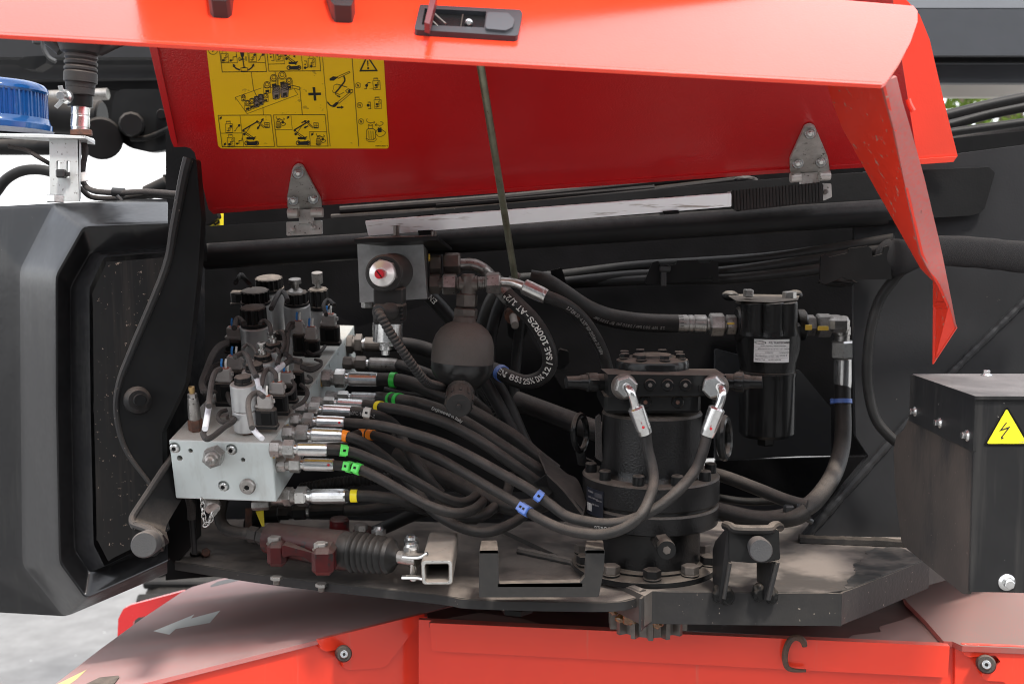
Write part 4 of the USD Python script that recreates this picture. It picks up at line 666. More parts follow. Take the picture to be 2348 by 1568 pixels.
valve('solenoid valve with grooved steel pull knob on its black cap', 678, 668, 29.5, 26, 30, 132, 10, knob=1)
valve('rear right solenoid valve with knurled screw on its tall cap', 729, 660, 22.5, 22, 48, 124, 10, knob=2)
def plug(label, cx, y0, y1, y2, w, clear=14, grey=True, face=0):
    w *= 1.1 if cx < 670 else .95; y0 -= 4
    hh = (y2 - y0 + clear); Y = YP(ontop(cx, y0, Mt(hh, 1.0))); k = Mt(1, Y); tp_ = ontop(cx, y0, hh * k); dp = w * .45 * k
    t = thing('valve_connector', label, 'connector', 'cable connectors on the solenoid valves')
    hg, hb = (y1 - y0) * k, (y2 - y1) * k; cb = tp_ - eu * (hg + hb / 2); cg = tp_ - eu * (hg / 2)
    part('socket', t, cbox(cb, ex, ed, eu, (w * k, dp, hb), .002), PLA); part('socket_latch', t, cbox(cb - ed * dp * .5 + ex * w * k * .05 + eu * hb * .08, ex, ed, eu, (w * .5 * k, .003, hb * .62), .001), BLK); part('socket_foot', t, cbox(cb - eu * hb * .38, ex, ed, eu, (w * 1.08 * k, dp * 1.1, hb * .2), .001), PLA)
    if grey:
        g_ = part('plug', t, cbox(cg, ex, ed, eu, (w * .72 * k, dp * .85, hg), .0015), GPL); part('plug_latch', g_, cbox(cg + ex * w * .33 * k + eu * hg * .1, ex, ed, eu, (w * .3 * k, dp * .3, hg * .35), .001), GPL); part('plug_flange', g_, cbox(cg - eu * hg * .3 - ex * w * .1 * k, ex, ed, eu, (w * .74 * k, dp * .9, hg * .22), .001), GPL); part('wire_seal', g_, cbox(tp_ + eu * .0003, ex, ed, eu, (w * .5 * k, dp * .55, .0012), .0003), ORNG)
        for i, mm in enumerate((WBLU, WWHT)): q = tp_ + ex * (i * 2 - 1) * w * .11 * k; part('wire', t, tube([q, q + eu * .006, q + eu * .012 + ed * .004], .0016, 8, 4), mm)
    return t
plug('connector with grey plug in front of the foremost coil on its right', 607, 911, 938, 990, 44)
plug('connector with grey plug, second from the front in the right row', 636, 879, 905, 958, 38); plug('connector with grey plug, third from the front in the right row', 656, 857, 880, 930, 38); plug('black connector without plug, fourth in the right row', 682, 845, 850, 911, 30, grey=False)
plug('connector with grey plug left of the foremost silver coil', 513, 848, 877, 938, 42); plug('grey plug connector second from the front on the left side', 537, 819, 848, 890, 42); plug('grey plug connector left of the tall ribbed cap', 537, 753, 779, 812, 42); plug('small grey plug connector behind the nearer steel stub', 577, 772, 792, 815, 36)
plug('connector with grey plug and blue wire left of the grooved steel knob valve', 648, 690, 716, 758, 46); plug('tall connector with grey plug in the middle of the rear right row', 684, 739, 766, 820, 32); plug('connector with raised clip, right of the middle rear connector', 713, 753, 779, 822, 36); plug('rightmost connector below the knurled screw valve', 754, 724, 747, 794, 46)
plug('dark connector beside the rearmost ribbed caps', 546, 648, 668, 700, 34, grey=False)
hn = thing('wiring_loom', 'black taped wiring loom looping over and between the solenoid valves', 'wiring')
def on(pts, off): return [ontop(x, y, off * .1) for x, y in pts]
def loom(pts, off, rp, mm=BRAID, nm='cable', per=8):
    q = on(pts, off); part(nm, hn, tube(q, Mt(rp, YP(q[0])), 10, per), mm)
loom([(506, 846), (494, 853), (486, 875), (481, 905), (479, 931)], .9, 6.5); loom([(479, 931), (470, 983)], .75, 6.8, WLAB, 'white_label'); loom([(470, 982), (466, 995), (474, 1006), (490, 999), (516, 978), (533, 967), (540, 955)], .25, 7)
loom([(604, 909), (590, 900), (574, 909), (569, 930), (574, 962), (578, 981)], 1.0, 6.5); loom([(578, 980), (588, 993), (601, 1005)], .45, 6.5, WLAB, 'white_label', 4)
loom([(633, 872), (631, 856), (618, 846), (606, 856), (599, 888)], 1.0, 5.8); loom([(599, 887), (604, 904)], .95, 6, WLAB, 'white_label'); loom([(538, 818), (556, 810), (568, 818), (578, 845), (588, 864)], 1.05, 6.5); loom([(588, 863), (595, 891)], 1.0, 6.5, WLAB, 'white_label')
loom([(690, 829), (669, 826), (650, 836)], .75, 7); loom([(650, 835), (630, 852)], .75, 7, WLAB, 'white_label'); loom([(667, 822), (655, 812), (643, 815), (636, 835)], .8, 5.5); loom([(672, 748), (662, 756), (659, 784), (655, 812)], .85, 6); loom([(690, 882), (702, 892), (705, 904), (695, 921), (672, 934)], .3, 5); loom([(676, 740), (664, 742), (656, 760)], .9, 4)
for i in range(6):
    o = i * 2.2; loom([(526 - o * .2, 780 + o), (502 + o * .2, 789 + o), (484 + o * .4, 811 + o * .9), (470 + o * .5, 846 + o * .5), (459 + o * .6, 877), (463 + o, 899)], .55, 3.2)
for i in range(5):
    o = i * 7; loom([(523, 830 + o * .5), (497, 834 + o * .7), (476, 849 + o * .7), (462 + o * .3, 874 + o * .4), (468 + o, 905 - o * .2)], .35, 3.4)
for i in range(4): loom([(690, 838 + i * 2), (712, 843 + i * 3), (733, 836 + i * 2), (737, 828 + i), (722, 824)], .12, 3)
for i in range(3): loom([(690, 868 + i * 3), (706, 874 + i * 2), (715, 868 + i * 2), (706, 861)], .12, 3)
loom([(540, 650), (552, 630), (562, 640), (575, 655)], 1.3, 5); loom([(622, 708), (640, 672), (652, 672), (660, 690)], 1.0, 6); loom([(560, 742), (545, 730), (537, 752)], 1.0, 6.5, BRAID); loom([(748, 722), (742, 700), (752, 688), (768, 700)], .9, 5); loom([(520, 940), (505, 945), (500, 958), (510, 968), (530, 965)], .2, 5)

for pts, off, rp in (([(556, 800), (566, 790), (580, 796), (590, 812)], 1.1, 4), ([(610, 800), (622, 806), (634, 800), (640, 812)], .9, 4), ([(640, 760), (650, 770), (652, 790), (645, 806)], .9, 4.5), ([(596, 742), (606, 735), (618, 745), (622, 765)], 1.1, 5), ([(700, 800), (716, 812), (734, 806), (745, 794)], .2, 4), ([(655, 905), (668, 900), (676, 885), (670, 872)], .5, 4), ([(530, 890), (522, 905), (530, 925), (545, 930)], .3, 5), ([(560, 905), (552, 920), (556, 940), (566, 948)], .2, 4)): loom(pts, off, rp)
# ---------------- hoses ----------------
def tie(par, c, at, r, mm, head=True, w=.0085, side=None):
    c, s = resample(np.asarray(c), .002); i = int(np.argmin([np.linalg.norm(q - at) for q in c])); t, U, B = frames(c); a, b = c[i] - t[i] * w / 2, c[i] + t[i] * w / 2
    q = part('cable_tie', par, lathe_open(a, b, [(0, r * .98), (0, r * 1.13), (1, r * 1.13), (1, r * .98), (0, r * .98)], 24), mm)
    if head:
        v = nrm(C0 - c[i]); v = nrm(v - t[i] * np.dot(v, t[i])); up_ = np.cross(t[i], v); side = side if side is not None else 0; d = nrm(v * math.cos(side) + up_ * math.sin(side)); hc = c[i] + d * (r * 1.1 + .002)
        part('tie_head', q, cbox(hc, t[i], np.cross(d, t[i]), d, (w * 1.2, w * 1.4, .005), .0008), mm); part('tie_slot', q, cbox(hc + d * .0026, t[i], np.cross(d, t[i]), d, (w * .42, w * .36, .0008), .0002), BLK)
def fit(par, p0, p1, rn, rf, mm=(ZND, ZN, ZNB), cuts=(0, .165, .21, .42, .47, 1), red=False, adapter=True):
    p0, p1 = np.asarray(p0), np.asarray(p1); at = lambda f: p0 + (p1 - p0) * f
    if adapter: part('adapter', par, hexn(at(cuts[0] - .02), at(cuts[1]), rn * .98, .1), mm[0])
    part('neck', par, lathe(at(cuts[1] - .03), at(cuts[2] + .03), [(0, rn * .8), (1, rn * .8)], 20), mm[0]); part('nut', par, hexn(at(cuts[2]), at(cuts[3]), rn * 1.05, .5), mm[1])
    part('collar', par, lathe(at(cuts[3] - .02), at(cuts[4] + .03), [(0, rn * .62), (.6, rn * .62), (.7, rn * .72), (1, rn * .72)], 20), ZNB)
    n = 8; prof = [(0, rf * .86), (.04, rf), (.8, rf), (.82, rf * .97), (.96, rf * .98), (1, rf * .9)]; m = lathe(at(cuts[4]), at(cuts[5]), prof, 16, .1); f_ = part('ferrule', par, m, mm[2], 20)
    if red: part('paint_dot', f_, blob(at(.9) + nrm(C0 - at(.9)) * rf * .98, rf * .18, 3, .3, sub=2, sc=(1.2, .6, 1)), INKM)
    return p1
def pxs(pts): return [P(*q) for q in pts]
PRY = lambda x, y: YP(PR.at(x, y))
def hose(label, fpx, rn, rf, path, rh, ties=(), red=False, mm=(ZND, ZN, ZNB), hm=HOSE, group='hydraulic hoses from the manifold', endfit=None, texts=()):
    t = thing('hydraulic_hose', label, 'hose', group); (sx, sy), (fx, fy) = fpx; p0 = PR.at(sx, sy); Y0 = YP(p0); p1 = P(fx, fy, Y0)
    fit(t, p0, p1, Mt(rn, Y0), Mt(rf, Y0), mm, red=red)
    pts = [p1 - (p1 - p0) * .08, p1] + pxs(path); r = Mt(rh, np.mean([q[2] for q in path])); c = catmull(pts, 10); part('hose', t, sweep(c, r, 16), hm); part('wrap_seam', t, helix(c, r * .975, r * 5.2, r * .04), SEAM, False)
    for tx in ties: tie(t, c, P(tx[0], tx[1], tx[2] if len(tx) > 5 and tx[5] else YP(c[np.argmin([abs(q[0] - P(tx[0], tx[1], YP(q))[0]) for q in c])])), r, tx[3] if not isinstance(tx[2], (int, float)) else tx[3], tx[4])
    for (tx, h, st, an, mt, fl_) in texts: part('hose_print', t, text_on_tube(c, r, tx, Mt(h, 1.0), st, an, fl_), mt, False)
    return t, c, r
hose('black hose from the lowest row port with two green ties', ((636, 1062), (766, 1066)), 20, 15.5, [(819, 1074, .935), (874, 1099, .93), (935, 1134, .925), (990, 1162, .925), (1042, 1176, .93), (1080, 1170, .95), (1105, 1152, .99), (1112, 1130, 1.05)], 12, [(804, 1071, 0, LGRN, True), (821, 1077, 0, LGRN, True)], True)
hose('black hose from the lower row with one green tie hanging its head down', ((622, 1028), (751, 1030)), 20.5, 16, [(806, 1036, .935), (874, 1063, .94), (935, 1094, .945), (984, 1122, .95), (1020, 1142, .955), (1057, 1152, .965), (1085, 1142, .99), (1095, 1125, 1.03)], 12, [(786, 1034, 0, LGRN, True)])
hose('black hose with single orange tie diving under the others', ((650, 993), (785, 998)), 20, 16, [(819, 1008, .965), (858, 1030, .975), (904, 1067, .985), (945, 1112, .98), (985, 1164, .97), (1026, 1194, .96), (1072, 1214, .955), (1118, 1219, .955), (1164, 1204, .965), (1204, 1179, .985), (1240, 1148, 1.01), (1262, 1120, 1.04)], 12, [(791, 1001, 0, ORA, False)])
h4, c4, r4 = hose('long black hose sweeping up to the right elbow of the motor', ((668, 964), (790, 969)), 19, 15, [(874, 976, .965), (965, 999, .955), (1027, 1021, .95), (1088, 1051, .945), (1149, 1085, .935), (1210, 1119, .925), (1260, 1155, .92), (1300, 1183, .91), (1355, 1197, .895), (1401, 1200, .885), (1447, 1191, .88), (1508, 1163, .88), (1557, 1122, .885), (1594, 1078, .90), (1612, 1035, .905), (1621, 998, .91)], 12.5, [(1235, 1138, 0, BLU, True)], True, texts=[('0350 bar 5076 psi', 8, .40, .9, INKG, False), ('manuli', 9, .98, .95, INKW, False), ('Engineered in Italy', 8, 1.28, .2, INKG, False), ('100 OL', 9, 1.52, .1, INKG, False)])
h5, c5, r5 = hose('long black hose sweeping up to the left elbow of the motor', ((660, 1010), (800, 1004)), 18, 14, [(830, 994, 1.0), (874, 1002, .99), (920, 1018, .985), (996, 1045, .975), (1057, 1079, .96), (1118, 1115, .945), (1180, 1151, .93), (1202, 1167, .925), (1250, 1195, .91), (1293, 1213, .90), (1340, 1223, .885), (1385, 1224, .875), (1431, 1210, .87), (1468, 1182, .87), (1490, 1140, .88), (1499, 1103, .895), (1495, 1066, .905), (1486, 1030, .91), (1481, 992, .912)], 12, [(830, 993, 0, ORA, False), (850, 997, 0, ORA, False), (1201, 1165, 0, BLU, True), (1210, 1172, 0, BLU, True)])
hose('black hose with one yellow tie in the upper bundle', ((715, 920), (838, 928)), 12.5, 11.5, [(871, 933, 1.02), (935, 943, 1.01), (1011, 966, 1.0), (1072, 995, .995), (1118, 1023, .99), (1180, 1067, .99), (1222, 1098, .995), (1260, 1128, 1.0)], 13, [(870, 933, 0, YEL, False)])
hose('thick black hose with a pair of green ties and white print', ((748, 908), (870, 912)), 13, 12, [(915, 917, 1.06), (965, 926, 1.055), (1027, 947, 1.045), (1088, 981, 1.035), (1149, 1021, 1.025), (1210, 1061, 1.02), (1256, 1090, 1.02), (1290, 1115, 1.02)], 15, [(900, 915, 0, GRN, False), (914, 917, 0, GRN, False)], texts=[('Engineered in Italy', 7, .17, .15, INKW, False), ('| 30 |   | 60 |   2010', 8, .42, .35, INKW, False)])
hose('thickest black hose with one green tie passing behind the accumulator', ((740, 866), (866, 870)), 21, 17, [(920, 873, 1.10), (965, 887, 1.09), (1020, 911, 1.08), (1057, 930, 1.075), (1118, 965, 1.06), (1180, 1003, 1.05), (1231, 1046, 1.045), (1275, 1080, 1.04)], 16.5, [(903, 873, 0, GRN, False)])
hose('black hose with a pale tie slipping below the upper bundle', ((680, 936), (806, 943)), 15.5, 13, [(843, 947, 1.0), (880, 958, 1.01), (908, 978, 1.02), (925, 1010, 1.02), (945, 1048, 1.0), (975, 1090, .995), (1010, 1130, 1.0)], 12, [(843, 946, 0, WHT, True)], texts=[('-40°C to +1', 8, .005, .3, INKG, False), ('HARVEST', 9, .20, .3, INKG, False)])
hose('dark hose with dull fitting above the green tied one', ((788, 832), (912, 836)), 16.5, 15, [(950, 846, 1.16), (1000, 866, 1.15), (1060, 900, 1.14), (1140, 970, 1.12), (1190, 1040, 1.10)], 13, mm=(ZNK, ZNK, ZND))
hose('dark thick hose from the rearmost side port', ((797, 789), (880, 790)), 23, 17, [(925, 790, 1.2), (975, 800, 1.19), (1040, 830, 1.18), (1100, 880, 1.17), (1160, 960, 1.15)], 17, mm=(ZNK, ZNK, ZNK))
# short hose low under the block
bh = thing('hydraulic_hose', 'black hose with yellow tie and steel elbow below the manifold block', 'hose', 'hydraulic hoses from the manifold')
e0, e1 = P(655, 1138, .97), P(796, 1137, .955); fit(bh, e0, e1, Mt(23, .96), Mt(18, .96), cuts=(0, .12, .19, .37, .45, 1)); part('elbow', bh, cat([tube([P(600, 1150, 1.0), P(625, 1142, .985), P(672, 1138, .967)], Mt(18, .97), 14), hexn(P(578, 1158, .98), P(618, 1156, .98), Mt(13, .98))]), ZND)
c = catmull([e1 - (e1 - e0) * .05, e1] + pxs([(843, 1137, .955), (895, 1143, .96), (940, 1153, .97), (985, 1166, .99), (1030, 1185, 1.02), (1090, 1190, 1.06)]), 10); part('hose', bh, sweep(c, Mt(13.5, .96), 16), HOSE); tie(bh, c, P(812, 1136, .955), Mt(13.5, .96), YEL, False, .009)
bh = thing('hydraulic_hose', 'dark dusty hose behind the red hand pump with black fittings', 'hose', 'hydraulic hoses from the manifold')
fit(bh, P(640, 1176, 1.06), P(790, 1170, 1.06), Mt(17, 1.06), Mt(17, 1.06), (BLK, BLK, BLK)); part('hose', bh, tubepx([(780, 1170, 1.06), (830, 1170, 1.06), (880, 1163, 1.06), (930, 1158, 1.05), (985, 1170, 1.03), (1050, 1180, 1.05), (1150, 1174, 1.08)], 13, 14), HOSE); part('branch', bh, tubepx([(835, 1228, 1.12), (880, 1210, 1.1), (940, 1183, 1.08), (985, 1168, 1.07)], 15, 12), HOSE2)
for k, (lb_, pts, rp, mm) in enumerate([
    ('thick braided sleeve crossing below the row of hoses', [(905, 1040, 1.06), (960, 1066, 1.05), (1020, 1094, 1.03), (1080, 1124, 1.015), (1140, 1153, 1.0), (1185, 1163, .99), (1225, 1160, 1.0), (1262, 1150, 1.03)], 19, HOSE),
    ('hose loop with grey print crossing steeply under the bundle', [(905, 1000, 1.03), (935, 1030, 1.01), (958, 1060, 1.0), (985, 1100, 1.0), (1010, 1135, 1.01)], 12, HOSE),
    ('dusty hose turning upward beside the blue ties', [(1000, 1155, 1.03), (1050, 1180, 1.0), (1095, 1186, .985), (1130, 1165, .99), (1160, 1135, 1.03), (1172, 1090, 1.06)], 12, HOSE),
    ('black hose running down steeply from the accumulator', [(1075, 820, 1.10), (1115, 880, 1.09), (1160, 960, 1.08), (1205, 1050, 1.07), (1235, 1110, 1.06)], 15, HOSE2),
    ('wide black hose running down right beside its ribbed conduit', [(1125, 860, 1.13), (1165, 930, 1.12), (1195, 1000, 1.11), (1225, 1060, 1.1)], 17, HOSE2),
    ('dark hose hanging in the shade below the loop', [(1196, 700, 1.2), (1186, 800, 1.2), (1180, 880, 1.19), (1178, 950, 1.18), (1165, 1000, 1.17)], 12, HOSE2),
    ('dark hose behind the accumulator, left of the loop', [(1180, 640, 1.18), (1150, 690, 1.18), (1130, 750, 1.18), (1122, 820, 1.18), (1130, 900, 1.17), (1160, 1000, 1.15)], 14, HOSE2),
    ('dark hose behind the accumulator, second from the loop', [(1160, 640, 1.2), (1125, 690, 1.2), (1105, 750, 1.2), (1095, 830, 1.2), (1110, 930, 1.19)], 14, HOSE2),
    ('dusty hose low at the right that curls up to the tall hose', [(1630, 1165, 1.05), (1700, 1183, 1.04), (1770, 1192, 1.03), (1820, 1187, 1.02), (1850, 1172, 1.02)], 19, HOSE),
    ('dusty hose descending from behind the motor to the right', [(1600, 1078, 1.10), (1660, 1092, 1.08), (1740, 1122, 1.06), (1800, 1146, 1.045), (1850, 1160, 1.035)], 15, HOSE),
    ('thin dark hose under the two dusty hoses right of the motor', [(1640, 1140, 1.1), (1720, 1150, 1.09), (1800, 1146, 1.08)], 9, HOSE2)]):
    t = thing('rubber_hose', lb_, 'hose', 'loose hoses behind the bundle'); part('hose', t, tubepx(pts, rp, 16), mm)
    if k == 1: part('hose_print', t, text_on_tube(catmull(pxs(pts), 10), Mt(12, 1.0), '0 bar 21.0 MPa', Mt(8, 1), .08, .1), INKG, False)
    if k == 4: part('ribbed_conduit', t, conduit(pxs([(1105, 880, 1.10), (1135, 940, 1.10), (1155, 990, 1.09), (1160, 1020, 1.09)]), Mt(9, 1.1), .006), PLA)
sl = thing('fabric_sleeve', 'open woven black fabric sleeve wrapped round the hoses left of the motor', 'sleeve')
part('inner_fabric', sl, ribbon([P(1225, 1108, .985), P(1252, 1088, .975), P(1290, 1120, .97), P(1336, 1172, .965)], [P(1235, 1120, 1.02), P(1262, 1138, 1.01), P(1300, 1166, 1.0), P(1330, 1185, .99)], .002), FAB)
part('outer_fabric', sl, ribbon(catmull([P(1236, 1040, 1.02), P(1248, 1068, 1.0), P(1256, 1086, .975), P(1292, 1122, .967), P(1338, 1180, .962)], 5), catmull([P(1238, 1036, 1.05), P(1272, 1062, 1.04), P(1300, 1085, 1.02), P(1325, 1100, 1.0), P(1345, 1150, .985)], 5), .002), FABD)
solo('black_wire', tubepx([(880, 893, 1.18), (930, 905, 1.18), (990, 905, 1.18), (1040, 880, 1.17)], 8, 10), HOSE2, 'thin dark hose hidden behind the green tied fittings', 'hose')
solo('ribbed_conduit', conduit(pxs([(690, 1120, 1.08), (760, 1108, 1.07), (830, 1100, 1.06), (900, 1096, 1.06)]), Mt(14, 1.07), .006), HOSE2, 'dark ribbed conduit in the shade under the lowest hoses', 'conduit')
# test coupling with chain under the block
cc = thing('test_coupling', 'knurled steel coupling cap with hanging chain under the manifold block', 'coupling')
q0, q1 = P(484, 1143, .965), P(488, 1166, .955); kk = np.linalg.norm(q1 - q0); part('knurled_cap', cc, lathe(q0, q1, [(0, Mt(17, .96)), (.5, Mt(17, .96)), (.52, Mt(19, .96)), (.75, Mt(20, .96)), (1, Mt(17, .96))], 40), ZND); part('cap_tab', cc, prism(rnd([(500, 1162), (506, 1164), (492, 1184), (484, 1186), (480, 1180)], 2), VY(.95), .002), ZND)
ch = [(463, 1148), (465, 1160), (466, 1172), (467, 1183), (470, 1194), (473, 1202), (480, 1198), (484, 1189), (486, 1180)]
for i, (x, y) in enumerate(ch):
    nx_, ny_ = ch[min(i + 1, len(ch) - 1)] if i + 1 < len(ch) else (x + 2, y - 8); d = nrm(P(nx_, ny_, .94) - P(x, y, .94)); w = EX if i % 2 else nrm(EX * .3 + EY); w = nrm(w - d * np.dot(w, d)); a = np.linspace(0, 2 * np.pi, 15)[:-1]
    lc = P(x, y, .94) + np.cos(a)[:, None] * d * .0048 + np.sin(a)[:, None] * w * .0026; part('chain_link', cc, sweep(np.vstack([lc, lc[:2]]), .0007, 6), ZN)
pe = thing('pump_hose', 'dusty hose with elbow and hex fitting entering the red hand pump from the left', 'hose')
part('hose', pe, tubepx([(520, 1110, 1.04), (508, 1160, 1.03), (505, 1190, 1.02), (518, 1212, 1.01), (545, 1221, 1.0), (572, 1223, .995)], 14, 14), HOSE); part('fitting', pe, cat([lathe(P(560, 1222, .995), P(592, 1226, .993), [(0, Mt(14, 1)), (1, Mt(14, 1))], 20)]), RUB); part('nut', pe, hexn(P(570, 1223, .995), P(592, 1227, .993), Mt(19, 1)), RUB); part('adapter', pe, hexn(P(594, 1227, .993), P(611, 1231, .99), Mt(21, 1)), RUB)
dr = thing('drain_tube', 'thin black tube standing on the deck under the manifold front', 'tube'); part('tube', dr, tubepx([(440, 1140, 1.0), (440, 1180, 1.0), (443, 1220, 1.0), (446, 1268, 1.0)], 7, 12), BLKD); part('sleeve', dr, tubepx([(432, 1135, 1.0), (438, 1160, 1.0), (440, 1190, 1.0)], 10, 12), BRAID); part('foot', dr, blob(DK.at(448, 1268, .0), .008, 2, sc=(1, 1, .6)), BLKD)
part('deck_bolt', dr, hexn(DK.at(472, 1266, -.002), DK.at(472, 1266, .006), Mt(12, 1)), RST)
yt = thing('yellow_tagged_elbow', 'rusty elbow with a yellow tag in the shade under the manifold', 'fitting'); part('elbow', yt, tubepx([(640, 1176, 1.1), (600, 1178, 1.1), (582, 1195, 1.1), (580, 1215, 1.1)], 22, 14), BLK); part('tag', yt, prism([(586, 1172), (604, 1170), (606, 1206), (600, 1206)], VY(1.04), .002), YEL); part('pipe', yt, cyl(P(570, 1165, 1.07), P(570, 1210, 1.07), Mt(8, 1.07)), RST)

# ---------------- upper valve block ----------------
ub_ = thing('relief_valve_block', 'machined steel valve block with black coil and red knob hanging from the rail', 'valve')
part('block', ub_, prism([(819, 560), (970, 551), (979, 685), (825, 694)], VY(1.02), .075), ALUC)
part('mounting_plate', ub_, hull([P(812, 548, .99), P(1003, 541, .99), P(812, 558, .99), P(1003, 551, .99), P(860, 540, 1.12), P(1046, 576, 1.1), P(1046, 580, 1.1), P(860, 545, 1.12), P(1003, 541, .99)]), BLKD)
for x, y in ((910, 549), (1180, 549)):
    pass
for x in (911, 1180): pass
for x, y0, y1 in ((909, 517, 548), (995, 530, 552)): part('stud', ub_, cat([cyl(P(x, y0, 1.03), P(x, y1, 1.03), Mt(7, 1.03), 14)]), ZNK); part('nut', ub_, hexn(P(x, y1 - 8, 1.03), P(x, y1 + 2, 1.03), Mt(12, 1.03)), ZNK)
cf, cr = P(880, 627, .945), P(904, 624, 1.02); co = part('coil', ub_, lathe(cf, cr, [(0, Mt(39, .95)), (.03, Mt(43, .95)), (1, Mt(44, 1.0))], 44), RUB)
v = nrm(cr - cf); part('hex_nut', co, lathe(cf - v * .012, cf, [(0, Mt(31, .93)), (.2, Mt(34, .93)), (1, Mt(34, .93))], 6, .3), ZN); part('cone', co, lathe(cf - v * .026, cf - v * .011, [(0, Mt(14, .93)), (.15, Mt(18, .93)), (.5, Mt(29, .93)), (1, Mt(31, .93))], 36), ALUW); r_ = part('red_knob', co, lathe(cf - v * .044, cf - v * .024, [(0, Mt(10, .9)), (.1, Mt(11.5, .9)), (1, Mt(11, .92))], 24), REDP); part('slot', r_, cbox(cf - v * .0442, nrm(EX * .6 - EZ * .8), v, nrm(EX * .8 + EZ * .6), (Mt(20, .9), .0012, .0012), .0002), BLK)
part('plug_housing', ub_, cat([pbox(856, 662, 923, 700, .955, .05), pbox(854, 698, 924, 744, .95, .055, .003)]), PLA)
for k in range(4): part('housing_rib', ub_, pbox(917, 703 + k * 9.5, 924, 708 + k * 9.5, .947, .01, .0005), BLK)
part('gland', ub_, lathe(P(900, 714, .955), P(868, 716, .93), [(0, Mt(20, .94)), (.3, Mt(21, .94)), (.6, Mt(17, .94)), (1, Mt(17, .93))], 24), RUB)
part('valve_body', ub_, lathe(P(889, 738, 1.0), P(889, 784, 1.0), [(0, Mt(34, 1)), (.96, Mt(34, 1)), (1, Mt(31, 1))], 30), ZNB); part('valve_nut', ub_, hexn(P(890, 782, 1.0), P(890, 794, 1.0), Mt(19, 1)), ZNB); part('valve_tip', ub_, lathe(P(884, 790, 1.0), P(884, 814, 1.0), [(0, Mt(14, 1)), (.5, Mt(14, 1)), (.55, Mt(10, 1)), (1, Mt(9, 1))], 18), ZNB)
part('bottom_screw', ub_, hexn(P(843, 692, 1.03), P(843, 706, 1.03), Mt(15, 1.03)), ZN)
for x, y in ((988, 590), (1006, 655)): part('side_screw', ub_, hexn(P(x - 6, y, 1.05), P(x - 2, y, 1.05), Mt(9, 1.05)), INKY)
cd = thing('ribbed_conduit', 'black ribbed conduit hanging from the valve plug down to the accumulator', 'conduit')
part('conduit', cd, conduit(pxs([(866, 714, .925), (875, 728, .92), (896, 764, .92), (928, 812, .925), (957, 852, .935), (978, 876, .95), (1000, 884, .99), (1020, 890, 1.03)]), Mt(11.5, .93), .0052, .16), PLA)
# fittings at its right side, tee, pipes
tf = thing('tee_fitting', 'dusty steel tee fitting with hex nuts between valve block and accumulator', 'fitting')
def hx(par, nm, x0, y0, x1, y1, Y, r, mm=ZNK, Y1=None): part(nm, par, hexn(P(x0, y0, Y), P(x1, y1, Y1 or Y), Mt(r, Y), .2), mm)
hx(tf, 'adapter', 984, 651, 1010, 651, 1.05, 24); hx(tf, 'nut', 1014, 652, 1048, 652, 1.045, 25, ZND); part('neck', tf, cyl(P(1005, 651, 1.047), P(1060, 652, 1.042), Mt(15, 1.04)), ZNK)
part('tee_body', tf, cat([lathe(P(1074, 628, 1.04), P(1072, 690, 1.04), [(0, Mt(14, 1.04)), (.12, Mt(19, 1.04)), (.5, Mt(20, 1.04)), (1, Mt(18, 1.04))], 20), cyl(P(1052, 652, 1.04), P(1096, 650, 1.04), Mt(18, 1.04))]), ZNK)
hx(tf, 'nut', 1071, 672, 1070, 704, 1.04, 25, ZNK); hx(tf, 'nut', 1069, 706, 1067, 732, 1.04, 28, ZNK); part('thread', tf, lathe(P(1094, 650, 1.04), P(1118, 649, 1.04), [(i / 12, Mt(15.5 - (i % 2) * 1.2, 1.04)) for i in range(13)], 20), ZND)
ac = thing('accumulator', 'black round accumulator bulb with dusty top and ribbed cap hanging below the tee', 'accumulator')
a0, a1 = P(1066, 726, 1.03), P(1056, 900, 1.03)
AB = [(0, 24), (.07, 28), (.10, 40), (.16, 54), (.25, 65), (.36, 71), (.5, 72.5), (.595, 72.5)]; AL = [(.597, 71.3), (.68, 71.8), (.76, 67), (.84, 57), (.9, 46), (.95, 34), (1, 30)]
part('upper_shell', ac, lathe(a0, a1, [(f, Mt(r, 1.03)) for f, r in AB], 56), mat('accumulator_dusty', (.05, .041, .035), (.038, .031, .027), 30, rough=.6, dust=.9, dmin=.75, dcol=(.165, .133, .112), dlo=.1, dscale=18, bump=.15, bscale=420)); part('lower_shell', ac, lathe(a0, a1, [(f, Mt(r, 1.03)) for f, r in AL], 56), mat('accumulator_black', (.007, .007, .007), (.011, .0105, .010), 30, rough=.26, bump=.06, bscale=300))
part('collar', ac, lathe(P(1057, 888, 1.02), P(1054, 912, 1.015), [(0, Mt(30, 1.02)), (.3, Mt(26, 1.02)), (1, Mt(28, 1.02))], 30), BLK)
c0, c1_ = P(1055, 900, 1.01), P(1052, 930, .975); vv = nrm(c1_ - c0); capm = part('cap', ac, lathe(c0, c1_, [(0, Mt(31, 1.0)), (.08, Mt(34, 1.0)), (.2, Mt(34, 1.0)), (.22, Mt(32, 1.0)), (.9, Mt(31, .98)), (1, Mt(28, .98))], 40), RUB)
_u = nrm(np.cross(vv, EZ)); _b = np.cross(vv, _u)
for k in range(10): a = k * math.pi / 5 + .2; q = _u * math.cos(a) + _b * math.sin(a); part('cap_rib', capm, cbox((c0 * .42 + c1_ * .58) + q * Mt(32, .99), vv, q, np.cross(vv, q), (.022, .003, .004), .0008), RUB)
part('cap_boss', capm, cat([cyl(c1_, c1_ + vv * .005, Mt(5, .97), 12)]), RUB); part('cap_bar', capm, cbox(c1_ + vv * .0006 + _b * -.0 + EZ * .006, EX, vv, np.cross(EX, vv), (.018, .0015, .004), .0004), RUB)
